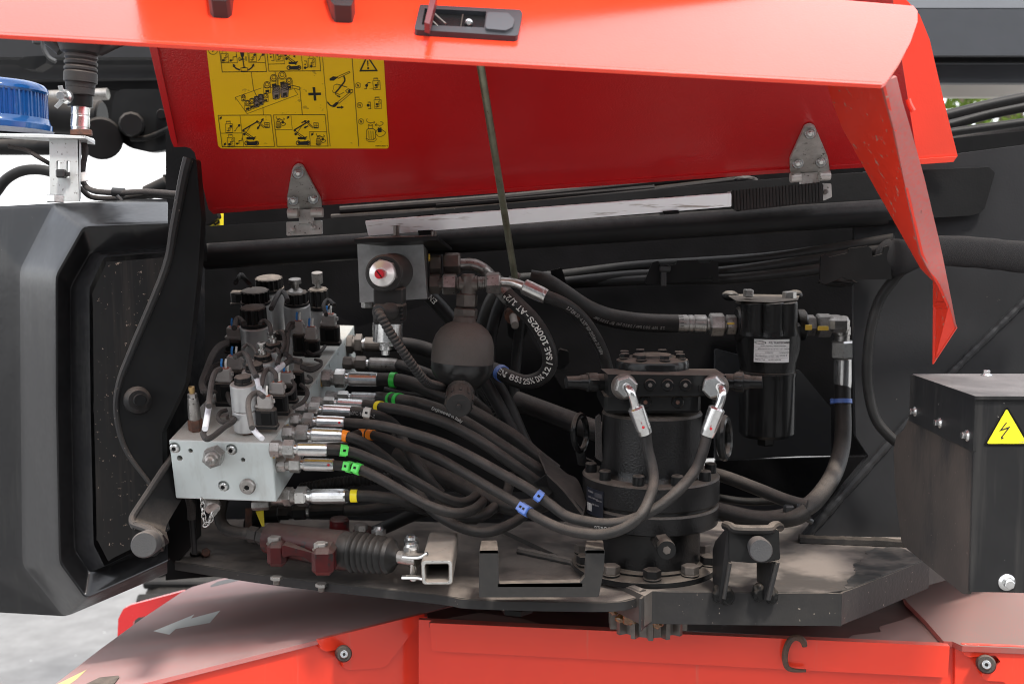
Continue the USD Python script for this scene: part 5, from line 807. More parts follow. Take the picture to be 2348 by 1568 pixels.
def pipehose(name, label, fpts, rp, ferr, rf, hpts, rh, mmf=ZN, nutpx=None, texts=(), tiesx=(), hm=HOSE):
    t = thing(name, label, 'hose', 'hoses of the relief valve block')
    if fpts: part('steel_pipe', t, tubepx(fpts, rp, 16), mmf)
    if nutpx: hx(t, 'nut', *nutpx)
    (x0, y0, Ya), (x1, y1, Yb) = ferr; part('ferrule', t, lathe(P(x0, y0, Ya), P(x1, y1, Yb), [(0, Mt(rf * .8, Ya)), (.05, Mt(rf, Ya)), (.85, Mt(rf, Ya)), (.87, Mt(rf * .96, Ya)), (1, Mt(rf * .94, Ya))], 18), mmf, 20)
    c = catmull(pxs(hpts), 10); r = Mt(rh, np.mean([q[2] for q in hpts])); part('hose', t, sweep(c, r, 18), hm)
    for (tx, h, st, an, mt, fl_, bo) in texts: part('hose_print', t, text_on_tube(c, r, tx, Mt(h, 1.05), st, an, fl_, bo), mt, False)
    for (x, y, Y, mm, hd_) in tiesx: tie(t, c, P(x, y, Y), r, mm, hd_)
    return t, c, r
pipehose('hydraulic_hose', 'slim hose from the silver ferrule curving down behind the motor', [(1136, 648, 1.035), (1160, 647, 1.03), (1182, 650, 1.025), (1206, 659, 1.02)], 11, ((1200, 656, 1.02), (1252, 680, 1.015)), 18, [(1246, 677, 1.016), (1275, 688, 1.02), (1305, 704, 1.03), (1337, 732, 1.05), (1364, 771, 1.07), (1383, 810, 1.09), (1394, 850, 1.1)], 14, ZN, (1114, 649, 1148, 648, 1.035, 25, ZND), texts=[('17 DN 10 -6 3/8" WP 210 bar 21.0 MPa', 8, .035, .25, INKG, False, False)])
tq, cq, rq = pipehose('hydraulic_hose', 'big looping hose with bold white lettering beside the accumulator', [(1056, 607, 1.06), (1085, 607, 1.06), (1110, 619, 1.06), (1135, 645, 1.07), (1150, 668, 1.07)], 14, ((1140, 655, 1.07), (1172, 688, 1.06)), 19, [(1162, 676, 1.062), (1190, 702, 1.055), (1218, 730, 1.05), (1243, 766, 1.05), (1260, 808, 1.055), (1259, 842, 1.06), (1240, 866, 1.07), (1205, 876, 1.08), (1165, 864, 1.085), (1140, 850, 1.1), (1110, 840, 1.12)], 17.5, ZND, (1017, 605, 1056, 604, 1.06, 26, ZNK), texts=[('1/2" TA-S2R001 EAS / 21 ND NS2 358 NE'[::1] and 'EN 853 2SN DN 12 / SAE 100R2S-AT 1/2"', 13, .0, 0, INKW, True, True)] if False else [], tiesx=[(1150, 856, 1.093, BLU, False)])
# lettering reads from the lower end of the loop up to the ferrule
part('hose_print', tq, text_on_tube(cq[::-1], rq, 'EN 853 2SN DN 12 / SAE 100R2S-AT 1/2"', Mt(13, 1.05), .05, -.15, False, True), INKW, False)
hx(tf, 'adapter', 986, 610, 1013, 609, 1.06, 26)
ph = thing('hydraulic_hose', 'hose with white lettering passing behind the relief valve block', 'hose', 'hoses of the relief valve block'); c = catmull(pxs([(985, 680, 1.14), (1010, 705, 1.14), (1035, 735, 1.14), (1060, 770, 1.14), (1090, 820, 1.14)]), 8); part('hose', ph, sweep(c, Mt(17, 1.14), 16), HOSE2); part('hose_print', ph, text_on_tube(c[::-1], Mt(17, 1.14), 'EN 853', Mt(12, 1.1), .105, 0, False, True), INKW, False)

# ---------------- filter ----------------
ft = thing('oil_filter', 'black cast oil filter with white rating label on the rear wall', 'filter')
FY = 1.18; fk = lambda p: Mt(p, FY); fc_ = lambda y: P(1760, y, FY)
part('head', ft, lathe(P(1762, 738, FY), P(1760, 850, FY), [(0, fk(70)), (.06, fk(74)), (.55, fk(72)), (.85, fk(64)), (.98, fk(63)), (1, fk(58))], 48), CAST)
for x, r in ((1726, 26), (1768, 30), (1804, 24)): part('head_lobe', ft, lathe(P(x, 692, FY - .03), P(x, 765, FY - .025), [(0, fk(r * .95)), (.05, fk(r)), (.8, fk(r)), (1, fk(r * 1.15))], 24), CAST)
part('head_block', ft, pbox(1702, 690, 1826, 750, FY - .015, .06, .006), CAST)
for x0, x1 in ((1688, 1712), (1822, 1846)): part('port_boss', ft, cyl(P(x0, 745, FY), P(x1, 745, FY), fk(42 if x0 < 1700 else 36), 30), CAST)
part('bowl', ft, lathe(P(1759, 848, FY), P(1758, 998, FY), [(0, fk(61)), (.02, fk(63)), (.05, fk(63)), (.06, fk(64.5)), (.95, fk(64)), (1, fk(58))], 48), CASTS); part('bowl_ring', ft, lathe_open(P(1759, 853, FY), P(1759, 862, FY), [(0, fk(60)), (0, fk(66)), (1, fk(66)), (1, fk(60)), (0, fk(60))], 44), CASTS); part('drain_nut', ft, hexn(P(1756, 996, FY), P(1756, 1020, FY), fk(21)), CASTS)
part('mounting_plate', ft, hull([P(1688, 690, FY - .04), P(1770, 694, FY - .04), P(1830, 688, FY - .03), P(1834, 676, FY + .06), P(1668, 674, FY + .06), P(1672, 680, FY)]), BLKD)
part('spring_clip', ft, cat([pbox(1710, 664, 1728, 682, FY - .03, .02)]), ZND); part('hex_bolt', ft, hexn(P(1810, 688, FY), P(1810, 668, FY), fk(16)), ZND)
part('mounting_ear', ft, cat([blob(P(1674, 678, FY + .03), fk(20), 2, .1, sc=(1, .6, .6))]), CASTS); part('mounting_ear', ft, cat([blob(P(1822, 676, FY + .05), fk(20), 3, .1, sc=(1, .6, .6))]), CASTS)
def wrap(c, r, pts, out, thick):                   # bends a flat label round an upright cylinder
    pass
def curved(mesh, c, r, out):                       # maps a flat mesh (x across, y up, z proud) round an upright cylinder axis
    m = mesh.copy(); v = m.vertices; a = v[:, 0] / r; n = nrm(V(C0[0] - c[0], C0[1] - c[1], 0)); sd = np.cross(EZ, n)
    rr = r + out + v[:, 2]; m.vertices = c + rr[:, None] * (np.cos(a)[:, None] * n + np.sin(a)[:, None] * sd) + v[:, 1][:, None] * EZ; return m
def flat(x0, y0, x1, y1, th, n=10):
    xs = np.linspace(x0, x1, n + 1); v, f = [], []
    for x in xs: v += [(x, y0, 0), (x, y1, 0), (x, y1, th), (x, y0, th)]
    for i in range(n):
        for j in range(4): k = (j + 1) % 4; f += [[i * 4 + j, i * 4 + k, i * 4 + 4 + k], [i * 4 + j, i * 4 + 4 + k, i * 4 + 4 + j]]
    e = 4 * n; f += [[0, 2, 1], [0, 3, 2], [e, e + 1, e + 2], [e, e + 2, e + 3]]; m = trimesh.Trimesh(v, f, process=False); trimesh.repair.fix_normals(m); return m
lc = P(1761, 797, FY); lr = fk(73); lw = fk(39); lh = fk(26)
lab = part('rating_label', ft, curved(flat(-lw + fk(8), -lh, lw + fk(10), lh, .0006), lc, lr, .0004), STKW)
def ftext(t, h, x, y, mm=INKK, bold=False, par=lab, c=lc, r=lr, o=.0011): m = meshkit.text_mesh(t, fk(h), .0002, bold); m.vertices += V(fk(x), fk(y), 0); part('label_print', par, curved(m, c, r, o), mm, False)
ov = Polygon(Point(0, 0).buffer(1, 12).exterior.coords); ov = affinity.translate(affinity.scale(ov, fk(13), fk(3.6)), fk(-17), fk(18.5)); om = trimesh.creation.extrude_polygon(ov, .0002, engine='earcut'); part('logo_oval', lab, curved(om, lc, lr, .001), INKK, False); ftext('HYDAC', 4.4, -28, 16.4, STKW, True, o=.0014)
ftext('FILTERTECHNIK', 4.6, 1, 16.4, INKK, True); ftext('66280 Sulzbach / Made in Germany', 2.4, -16, 10.5); ftext('MFM ON 95 G D 10 W 4.0 / -B7 - RAL9005', 2.6, -22, 3.2); ftext('1298922', 2.8, -6, -5); ftext('Fertigungsdatum', 2.4, 24, -4.5); ftext('Max Betriebsdruck [bar]   280', 2.6, -27, -13); ftext('09/20-K', 3, 26, -12); ftext('Element Typ        0095 D 010 ON', 2.6, -27, -21)
for y in (8, .5, -8, -16.5): part('label_rule', lab, curved(flat(-lw + fk(11), fk(y), lw + fk(7), fk(y + .5), .0002), lc, lr, .0009), INKG, False)
fh = thing('hydraulic_hose', 'hose with crimped steel end running level into the left port of the filter', 'hose', 'hoses of the filter')
c = catmull(pxs([(1215, 640, 1.12), (1250, 648, 1.12), (1290, 672, 1.13), (1340, 705, 1.15), (1390, 726, 1.165), (1450, 737, 1.175), (1510, 741, 1.18), (1565, 742, 1.18)]), 10); part('hose', fh, sweep(c, fk(21), 18), HOSE); part('hose_print', fh, text_on_tube(c[::-1], fk(21), '12  WP 380 bar / 5510 psi  BP 1520 bar', fk(7), .03, 3.14 + 2.6, False), INKG, False)
part('ferrule', fh, lathe(P(1554, 742, FY), P(1620, 743, FY), [(0, fk(21)), (.3, fk(21)), (.31, fk(19.5)), (.36, fk(19.5)), (.37, fk(21)), (.5, fk(21)), (.51, fk(19.5)), (.56, fk(19.5)), (.57, fk(21.5)), (.95, fk(21.5)), (1, fk(18))], 24), ZND, 20); part('neck', fh, cyl(P(1616, 744, FY), P(1690, 744, FY), fk(15)), ZND); hx(fh, 'nut', 1626, 744, 1661, 744, FY, 27, ZND); hx(fh, 'adapter', 1664, 744, 1688, 744, FY, 23, ZND); part('paint_mark', fh, pbox(1668, 740, 1684, 744, FY - .023, .002, .0003), INKY)
fo = thing('hydraulic_hose', 'tall hose with blue tie dropping from the steel elbow right of the filter', 'hose', 'hoses of the filter')
hx(fo, 'adapter', 1845, 746, 1868, 746, FY, 25, ZND); hx(fo, 'nut', 1872, 746, 1905, 746, FY, 28, ZND); part('paint_mark', fo, pbox(1847, 745, 1862, 757, FY - .027, .003, .0005), INKY); part('paint_mark', fo, pbox(1876, 748, 1900, 758, FY - .03, .003, .0005), INKY)
part('elbow', fo, cat([lathe(P(1900, 745, FY), P(1942, 745, FY), [(0, fk(15)), (.3, fk(18)), (.8, fk(22)), (1, fk(20))], 20), pbox(1906, 727, 1951, 764, FY - .02, .06, .006), lathe(P(1931, 750, FY), P(1931, 784, FY), [(0, fk(19)), (.5, fk(19)), (.55, fk(17)), (1, fk(17))], 20)]), ZND)
hx(fo, 'nut', 1932, 781, 1932, 822, FY, 28, ZN); part('ferrule', fo, lathe(P(1932, 820, FY), P(1932, 888, FY), [(0, fk(16)), (.06, fk(20)), (.8, fk(20.5)), (1, fk(19))], 18), ZNB, 20)
c = catmull(pxs([(1931, 880, FY), (1932, 930, FY - .005), (1933, 980, 1.165), (1929, 1030, 1.15), (1912, 1085, 1.12), (1880, 1135, 1.08), (1845, 1165, 1.05), (1790, 1188, 1.035), (1730, 1190, 1.04), (1660, 1175, 1.06)]), 10); part('hose', fo, sweep(c, fk(19), 18), HOSE); tie(fo, c, P(1932, 922, FY), fk(19), BLU, True, .007, 1.4)
c2_ = catmull(pxs([(1830, 1150, 1.04), (1838, 1180, 1.02), (1862, 1196, 1.02)]), 4); part('black_tie', fo, sweep(c2_, .004, 8), TIEK); part('tie_head', fo, pbox(1800, 1160, 1822, 1182, 1.02, .012, .002), TIEK)

# ---------------- slew motor ----------------
mo = thing('slew_motor', 'large black cast hydraulic motor with gearbox standing on the deck', 'motor')
MY = 1.0; mk = lambda p, Y=MY: Mt(p, Y); ax_ = lambda y: P(np.interp(y, [830, 1300], [1497, 1484]), y, MY)
part('base_flange', mo, lathe(P(1478, 1298, MY), P(1478, 1282, MY), [(0, mk(165)), (.1, mk(170)), (.85, mk(170)), (1, mk(166))], 64), CASTS, label='round bolted base flange')
part('spigot_ring', mo, lathe(P(1484, 1284, MY), P(1484, 1276, MY), [(0, mk(134)), (.8, mk(134)), (1, mk(131))], 56), CASTS)
part('lower_housing', mo, lathe(P(1485, 1280, MY), P(1488, 1165, MY), [(0, mk(128)), (.05, mk(121)), (.6, mk(120)), (.8, mk(128)), (1, mk(137))], 56), CAST)
part('gear_flange', mo, lathe(P(1490, 1190, MY), P(1491, 1146, MY), [(0, mk(150)), (.08, mk(157)), (.9, mk(158)), (1, mk(155))], 64), CAST); part('flange_groove', mo, lathe(P(1491, 1147, MY), P(1491, 1138, MY), [(0, mk(152)), (1, mk(152))], 56), CASTS); part('brake_flange', mo, lathe(P(1491, 1139, MY), P(1492, 1082, MY), [(0, mk(156)), (.06, mk(159)), (.93, mk(159)), (1, mk(155))], 64), CAST)
part('motor_body', mo, lathe(P(1493, 1090, MY), P(1495, 940, MY), [(0, mk(128)), (.1, mk(120)), (.2, mk(117)), (.8, mk(115)), (.96, mk(116)), (1, mk(112))], 56), CAST)
part('motor_neck', mo, pbox(1386, 903, 1607, 948, .955, .13, .004), CASTS)
bkm = part('port_block', mo, hull([P(1394, 858, .945), P(1665, 861, .945), P(1664, 907, .945), P(1396, 909, .945), P(1377, 845, .995), P(1640, 845, .995), P(1640, 890, .995), P(1377, 890, .995)]), CASTS)
for x, y, Y in ((1491, 883, .945), (1531, 883, .945), (1572, 883, .945), (1480, 922, .955), (1554, 922, .955)):
    b = part('port_plug', bkm, lathe(P(x, y, Y), P(x, y, Y - .004), [(0, mk(13.5)), (.7, mk(13.5)), (1, mk(11.5))], 26), CASTS); part('plug_socket', b, hexn(P(x, y, Y - .0035), P(x, y, Y - .0046), mk(5)), RST if y > 900 else ZNK)
for t_, x in (('A', 1456), ('B', 1600)): part('port_letter', bkm, textm(t_, mk(13), P(x, 897, .9445), EX, EZ, .0015, True), CASTS, False)
part('end_cover', mo, lathe(P(1495, 848, 1.0), P(1495, 818, 1.0), [(0, mk(80)), (.12, mk(85)), (.55, mk(85)), (.8, mk(82)), (1, mk(66))], 48), CASTS); part('cover_disc', mo, lathe(P(1495, 819, 1.0), P(1495, 812, 1.0), [(0, mk(46)), (1, mk(44))], 36), BLKD)
for k in range(8):
    a = k * math.pi / 4 + .3; q = P(1495, 819, 1.0) + V(math.cos(a), math.sin(a), 0) * mk(68); b = part('cover_bolt', mo, hexn(q, q + EZ * mk(12), mk(11.5)), CASTS); part('bolt_washer', b, cyl(q - EZ * .001, q + EZ * .0015, mk(13)), CASTS)
for k in range(10):
    a = k * math.pi / 5 + .62; q = P(1492, 1080, MY) + V(math.cos(a), math.sin(a), 0) * mk(139); b = part('flange_bolt', mo, lathe(q - EZ * .002, q + EZ * mk(20), [(0, mk(13.5)), (.9, mk(13.5)), (1, mk(12))], 20), CASTS); part('bolt_socket', b, hexn(q + EZ * mk(19.8), q + EZ * mk(20.3), mk(6)), BLK)
for k in range(10):
    a = k * math.pi / 5 + .93; q = P(1478, 1282, MY) + V(math.cos(a), math.sin(a), 0) * mk(150); b = part('base_bolt', mo, hexn(q + EZ * mk(5), q + EZ * mk(25), mk(20), .1 + k), ZNK if k % 2 else BLKD); part('bolt_washer', b, cyl(q, q + EZ * mk(6), mk(20.5)), CASTS)
b = part('hex_plug', mo, lathe(P(1508, 1226, .96), P(1528, 1259, .915), [(0, mk(21)), (1, mk(21))], 6, .2), CASTS); q0, q1 = P(1524, 1253, .922), P(1529, 1261, .91); part('plug_face', b, lathe(q0, q1, [(0, mk(19)), (.6, mk(21)), (1, mk(20))], 28), CASTS); part('plug_socket', b, hexn(q1 - nrm(q1 - q0) * .0005, q1 + nrm(q1 - q0) * .0008, mk(9)), ZNK)
part('lifting_eye', mo, sweep(np.vstack([c := np.array([P(1330 + 15 * math.cos(a), 992 - 40 * math.sin(a), 1.02 + .02 * math.cos(a)) for a in np.linspace(0, 2 * np.pi, 30)]), c[1:2]]), .0045, 8), CASTS); part('eye_foot', mo, prism(rnd([(1318, 1025), (1338, 1030), (1345, 1052), (1365, 1060), (1362, 1070), (1325, 1066)], 4), VY(1.02), .012), CASTS)
part('lifting_eye', mo, sweep(np.vstack([c := np.array([P(1661 + 10 * math.cos(a), 1004 - 44 * math.sin(a), 1.0 + .02 * math.cos(a)) for a in np.linspace(0, 2 * np.pi, 30)]), c[1:2]]), .006, 8), CASTS)
part('breather', mo, cyl(P(1628, 920, 1.02), P(1656, 920, 1.02), mk(20)), CASTS); part('cable_clip', mo, prism(rnd([(1366, 958), (1378, 950), (1382, 1060), (1366, 1050)], 3), VY(.99), .012), BRAID)
for sgn, (xa, xb, xc, xd) in ((-1, (1394, 1368, 1346, 1298)), (1, (1662, 1686, 1706, 1748))):
    y = 876; part('relief_cartridge', mo, lathe(P(xa, y, .975), P(xd, y, .965), [(0, mk(19)), (.26, mk(19)), (.27, mk(21)), (.5, mk(21)), (.52, mk(18)), (.66, mk(16)), (.7, mk(14)), (1, mk(13))], 6 if False else 22), CASTS); part('cartridge_hex', mo, hexn(P(xb, y, .973), P(xc, y, .970), mk(23)), CASTS)
npc = P(1491, 1128, MY); nr = mk(159); npl = curved(flat(-mk(176), -mk(34), -mk(112), mk(27), .0008, 12), npc, nr, .0004); npp = part('name_plate', mo, npl, NAVY)
def ntext(t, h, x, y, mm=INKG): m = meshkit.text_mesh(t, mk(h), .0002); m.vertices += V(mk(x), mk(y), 0); part('plate_print', npp, curved(m, npc, nr, .0013), mm, False)
ntext('motors', 5, -168, 17); ntext('CODE 151F2447', 3.5, -168, 4); ntext('S/N 20384', 3.5, -150, -10); ntext('MADE IN', 3, -134, 2)
for k in range(9): part('barcode_bar', npp, curved(flat(mk(-172 + k * 2.3), -mk(26), mk(-172 + k * 2.3 + (.8 + (k * 7 % 3) * .4)), -mk(8), .0002, 2), npc, nr, .0013), INKW, False)
part('plate_box', npp, curved(flat(-mk(140), mk(10), -mk(116), mk(20), .0002, 4), npc, nr, .0013), plain('plate_outline', (.05, .05, .055), .3), False)
# pinion
pg = thing('drive_pinion', 'dark toothed pinion gear with grease below the deck under the motor', 'gear')
gz = ZD - .043; gc = V(P(1484, 1300, MY)[0], P(1484, 1300, MY)[1] - .015, gz); gr = mk(92); n = 14; a = np.linspace(0, 2 * np.pi, n * 8, endpoint=False); pr_ = np.interp((a * n / (2 * np.pi)) % 1, [0, .12, .22, .5, .6, .72, 1], [.8, .8, 1, 1, .8, .8, .8])
gm = trimesh.creation.extrude_polygon(Polygon(np.c_[pr_ * gr * np.cos(a), pr_ * gr * np.sin(a)]), .05, engine='earcut'); gm.apply_translation(gc - EZ * .036); part('gear', pg, gm, ZNK)
for k, (dx, dy, s_) in enumerate(((-84, -44, .008), (-52, -80, .010), (10, -93, .008), (84, -40, .008), (60, -72, .005), (-70, -62, .007))): part('grease', pg, blob(gc + V(mk(dx), mk(dy), -.004 - .004 * (k % 3)), s_ * .9, k, .5, sc=(1, .8, .9)), GRS)
# elbows of the two motor hoses
for t, xs in ((h5, [(1431, 888, .935), (1437, 888, .915), (1446, 898, .908), (1453, 918, .908), (1457, 936, .909)]), (h4, [(1641, 888, .935), (1651, 888, .917), (1656, 900, .910), (1652, 920, .908), (1645, 937, .908)])):
    sg = 1 if t == h5 else -1; x = xs[0][0]; part('adapter', t, lathe(P(x, 886, .946), P(x, 886, .936), [(0, mk(29)), (.6, mk(28)), (1, mk(22))], 28), ZNK); part('nut', t, hexn(P(x + sg * 2, 886, .938), P(x + sg * 6, 888, .918), mk(25)), ZN); part('elbow_pipe', t, tubepx(xs, 10, 14), ZNB)
    e = xs[-1]; f2 = (1480, 994, .912) if t == h5 else (1621, 998, .910); part('ferrule', t, lathe(P(e[0], e[1] - 4, e[2]), P(*f2), [(0, mk(13)), (.06, mk(18)), (.8, mk(16.5)), (.83, mk(16)), (1, mk(15))], 18), ZNB, 20); part('paint_dot', t, blob(P(e[0] * .3 + f2[0] * .7 + 2, e[1] * .25 + f2[1] * .75, .8985), mk(3), 2, .2, sub=2), INKM)

# ---------------- hand pump ----------------
hp = thing('hand_pump', 'dusty dark red cast hand pump with rubber bellows and square steel socket', 'pump')
HY = .965; hk_ = lambda p: Mt(p, HY)
part('body', hp, lathe(P(612, 1232, .985), P(792, 1262, .955), [(0, hk_(24)), (.02, hk_(36)), (.1, hk_(39)), (.6, hk_(42)), (.9, hk_(45)), (.97, hk_(46)), (1, hk_(42))], 44), DKRED)
def foot(x0, x1, yt, yb, Y): part('foot', hp, pbox(x0, yt, x1, yb, Y, .045, .006), DKRED); c = P((x0 + x1) / 2 - 2, yt, Y + .012); part('foot_washer', hp, cyl(c - EZ * .0005, c + EZ * .002, hk_(20)), ZNK); part('foot_bolt', hp, hexn(c + EZ * .001, c + EZ * .010, hk_(16)), ZND)
foot(609, 655, 1246, 1302, .95); foot(712, 764, 1260, 1322, .918); part('foot_web', hp, prism(rnd([(645, 1248), (720, 1268), (720, 1296), (700, 1278), (675, 1272), (655, 1276), (648, 1290)], 5), VY(.945), .02), DKRED)
part('rear_foot', hp, pbox(806, 1216, 850, 1252, 1.03, .03, .004), DKRED); c = P(828, 1217, 1.035); part('rear_bolt', hp, hexn(c, c + EZ * .010, hk_(17)), ZND); c = P(868, 1226, 1.02); part('lock_nut', hp, cat([hexn(c, c + EZ * .009, hk_(18)), lathe(c + EZ * .008, c + EZ * .013, [(0, hk_(15)), (1, hk_(10))], 20)]), ZNB)
part('fill_port', hp, lathe(P(778, 1240, .985), P(778, 1186, .985), [(0, hk_(26)), (.5, hk_(24)), (.9, hk_(23)), (1, hk_(19))], 28), DKRED)
bl0, bl1 = P(788, 1262, .955), P(914, 1276, .935); pr2 = [(0, 45), (.1, 45), (.14, 42), (.17, 41)]
for i in range(6): f = .2 + i * .1; pr2 += [(f, 48.5 - i), (f + .025, 47 - i), (f + .06, 40.5 - i * .7), (f + .075, 41 - i * .7)]
pr2 += [(.82, 42), (.88, 38), (.95, 22), (1, 17)]; part('bellows', hp, lathe(bl0, bl1, [(f, hk_(r)) for f, r in pr2], 44), BELW)
part('rod', hp, cyl(P(905, 1275, .937), P(958, 1284, .925), hk_(15), 22), ZND); part('pivot_pin', hp, cyl(P(948, 1258, .925), P(948, 1330, .925), hk_(8)), ZN)
for y, yy in ((1268, 1262), (1318, 1312)): part('clevis_plate', hp, hull([P(x, y + dy, Yv) for x, Yv in ((922, .93), (930, .905), (960, .905), (985, .915), (985, .97), (922, .965)) for dy in (0, 7)]), CHMP)
part('clevis_lip', hp, sweep(catmull([P(924, 1277, .905), P(960, 1278, .90), (P(980, 1268, .897))], 5), hk_(4), 8), ZNB); part('clevis_lip', hp, sweep(catmull([P(922, 1324, .905), P(960, 1325, .90), P(976, 1330, .897)], 5), hk_(4), 8), ZNB)
sq_o = rnd([(965, 1284), (1038, 1284), (1038, 1340), (968, 1340)], 8); sq_i = rnd([(974, 1293), (1029, 1292), (1029, 1333), (976, 1334)], 5)
sqp = VY(.885); t0 = prism(sq_o.difference(sq_i), sqp, .125); part('square_socket', hp, t0, CHMP); part('socket_rim', hp, prism(sq_o.buffer(-1.5).difference(sq_i.buffer(1.5)), sqp, .001, .0008), ZN); part('socket_back', hp, prism(sq_i, VY(.965), .004), CHMP)
for x, y, Y in ((943, 1262, .93), (943, 1246, .955)): c = P(x, y, Y); part('lock_nut', hp, hexn(c - EZ * .002, c + EZ * .007, hk_(17.5)), ZNB); part('nut_crown', hp, lathe(c + EZ * .006, c + EZ * .012, [(0, hk_(15.5)), (.6, hk_(14)), (1, hk_(9))], 24), ZNB)
for x, y in ((634, 1326), (737, 1342)): part('under_nut', hp, hexn(P(x, y - 6, .96), P(x, y + 3, .96), hk_(14)), ZND); part('under_stud', hp, cyl(P(x, y, .96), P(x, y + 13, .96), hk_(8)), ZNK)
solo('under_deck_plug', cat([hexn(P(1185, 1388, .98), P(1185, 1402, .98), Mt(38, 1), .3)]), BLK, 'dark hexagonal plug under the deck below the U bracket', 'plug')
for x in (1143, 1292): solo('deck_stud', cyl(P(x, 1376, .93), P(x, 1389, .93), Mt(9, .93)), ZNK, 'rusty stud end under the deck plate edge, %s one below the U bracket' % ('left' if x < 1200 else 'right'), 'stud', 'stud ends under the deck')
# ---------------- brackets on the deck ----------------
ubk = thing('u_bracket', 'black U shaped steel bracket with dusty ends on the deck front', 'bracket')
up_ = Polygon([(1099, 1262), (1142, 1262), (1144, 1338), (1330, 1335), (1341, 1322), (1344, 1260), (1387, 1260), (1384, 1310), (1373, 1368), (1098, 1369)]); part('u_plate', ubk, prism(rnd(up_, 4), VY(.885), .012), mat('black_gloss_bracket', (.010, .010, .010), rough=.25, dust=.9, dcol=D1, dlo=.3, bump=.05, bscale=300))
for x0, x1 in ((1100, 1142), (1341, 1385)): part('bent_end', ubk, hull([P(x0, 1262, .885), P(x1, 1261, .885), P(x0, 1268, .885), P(x1, 1268, .885), P(x0 + 3, 1243, .905), P(x1 - 2, 1242, .905), P(x0 + 4, 1239, .92), P(x1 - 4, 1238, .92), P(x0 + 4, 1262, .92), P(x1 - 4, 1262, .92)]), BLKD)
part('bottom_flange', ubk, hull([P(1142, 1338, .885), P(1335, 1336, .885), P(1146, 1330, .905), P(1335, 1328, .905), P(1142, 1345, .885), P(1335, 1345, .885)]), BLKD)
sb_ = thing('buffer_stand', 'black welded stand on the deck edge carrying a round grey rubber buffer', 'bracket')
part('front_plate', sb_, prism(rnd([(1672, 1213), (1786, 1214), (1789, 1282), (1755, 1290), (1720, 1290), (1672, 1286)], 5), VY(.90), .008), CASTS)
part('top_lip', sb_, sweep(catmull([P(1664, 1204, .915), P(1676, 1208, .902), P(1690, 1213, .90), P(1760, 1214, .90), P(1770, 1208, .905), P(1780, 1204, .915), P(1788, 1208, .93)], 5), .006, 10), BLKD)
part('left_cheek', sb_, hull([P(1668, 1206, .905), P(1672, 1290, .905), P(1660, 1370, .905), P(1648, 1378, .905), P(1640, 1240, .955), P(1634, 1260, .96), P(1634, 1345, .95), P(1642, 1368, .93), P(1676, 1292, .9)]), BLKD)
part('right_leg', sb_, hull([P(1786, 1286, .902), P(1764, 1378, .905), P(1752, 1376, .908), P(1735, 1290, .93), P(1735, 1330, .94), P(1748, 1360, .93), P(1772, 1290, .902)]), BLKD)
part('leg_edge', sb_, cat([sweep(np.array([P(1674, 1290, .898), P(1660, 1372, .898)]), .0025, 8)]), EDGE); part('leg_edge', sb_, cat([sweep(np.array([P(1783, 1288, .897), P(1762, 1374, .899)]), .003, 8)]), EDGE)
for x, y in ((1648, 1362), (1668, 1366), (1740, 1358), (1768, 1364)): part('weld_bead', sb_, blob(P(x, y, .915), .011, x, .3, sc=(.8, .8, 1.1)), BLK)
part('rubber_buffer', sb_, lathe(P(1738, 1252, .895), P(1745, 1262, .845), [(0, Mt(25, .88)), (.85, Mt(27.5, .86)), (1, Mt(25, .85))], 36), RUBG)
# ---------------- cable bundle along the rear wall ----------------
for i, (pts, lb_) in enumerate([([(1180, 640, 1.2), (1280, 632, 1.19), (1450, 612, 1.17), (1600, 603, 1.15), (1760, 592, 1.12), (1900, 573, 1.09), (2050, 549, 1.06)], 'uppermost black cable along the rear wall above the filter'), ([(1200, 655, 1.2), (1290, 648, 1.18), (1450, 632, 1.16), (1640, 625, 1.13), (1800, 606, 1.10), (1950, 584, 1.075), (2050, 566, 1.06)], 'middle black cable along the rear wall above the filter'), ([(1280, 652, 1.19), (1480, 642, 1.15), (1660, 640, 1.12), (1800, 627, 1.09), (1900, 615, 1.07), (2050, 600, 1.06)], 'lowest black cable along the rear wall above the filter')]):
    solo('wall_cable', tubepx(pts, 13 if i < 2 else 12, 12), HOSE2, lb_, 'cable', 'cables along the rear wall')
for lb_, pl_, pr3, tiex in (('black steel cable tray at the left end of the wall cables', [(1262, 620), (1288, 614), (1302, 660), (1306, 664), (1450, 652), (1450, 656), (1300, 668), (1272, 668)], 1.14, None), ('black steel cable tray in the middle of the wall cables', [(1480, 640), (1496, 602), (1510, 598), (1515, 612), (1550, 606), (1552, 598), (1600, 596), (1603, 603), (1628, 604), (1632, 598), (1647, 602), (1648, 648), (1636, 648), (1632, 634), (1560, 648), (1482, 652)], 1.10, (1510, 602)), ('black steel cable tray at the right end beside the fabric sleeve', [(1880, 640), (1882, 588), (1892, 582), (1900, 590), (1944, 580), (1946, 570), (1990, 564), (1998, 570), (2000, 588), (2024, 582), (2028, 566), (2038, 563), (2045, 640), (1946, 642), (1930, 636), (1894, 652), (1884, 650)], 1.04, None)):
    t = thing('cable_tray', lb_, 'bracket', 'cable trays on the rear wall'); part('tray', t, prism(rnd(pl_, 2), VY(pr3), .004), BLK)
    if tiex: part('cable_tie', t, cat([pbox(tiex[0] + 6, 606, tiex[0] + 18, 656, 1.095, .004, .001)]), TIEK); part('tie_head', t, pbox(1513, 608, 1538, 624, 1.093, .012, .002), TIEK)
part('tray_weld', t, cat([blob(P(1920, 646, 1.06), .012, 3, .3, sc=(2.2, .7, .6))]), BLK)
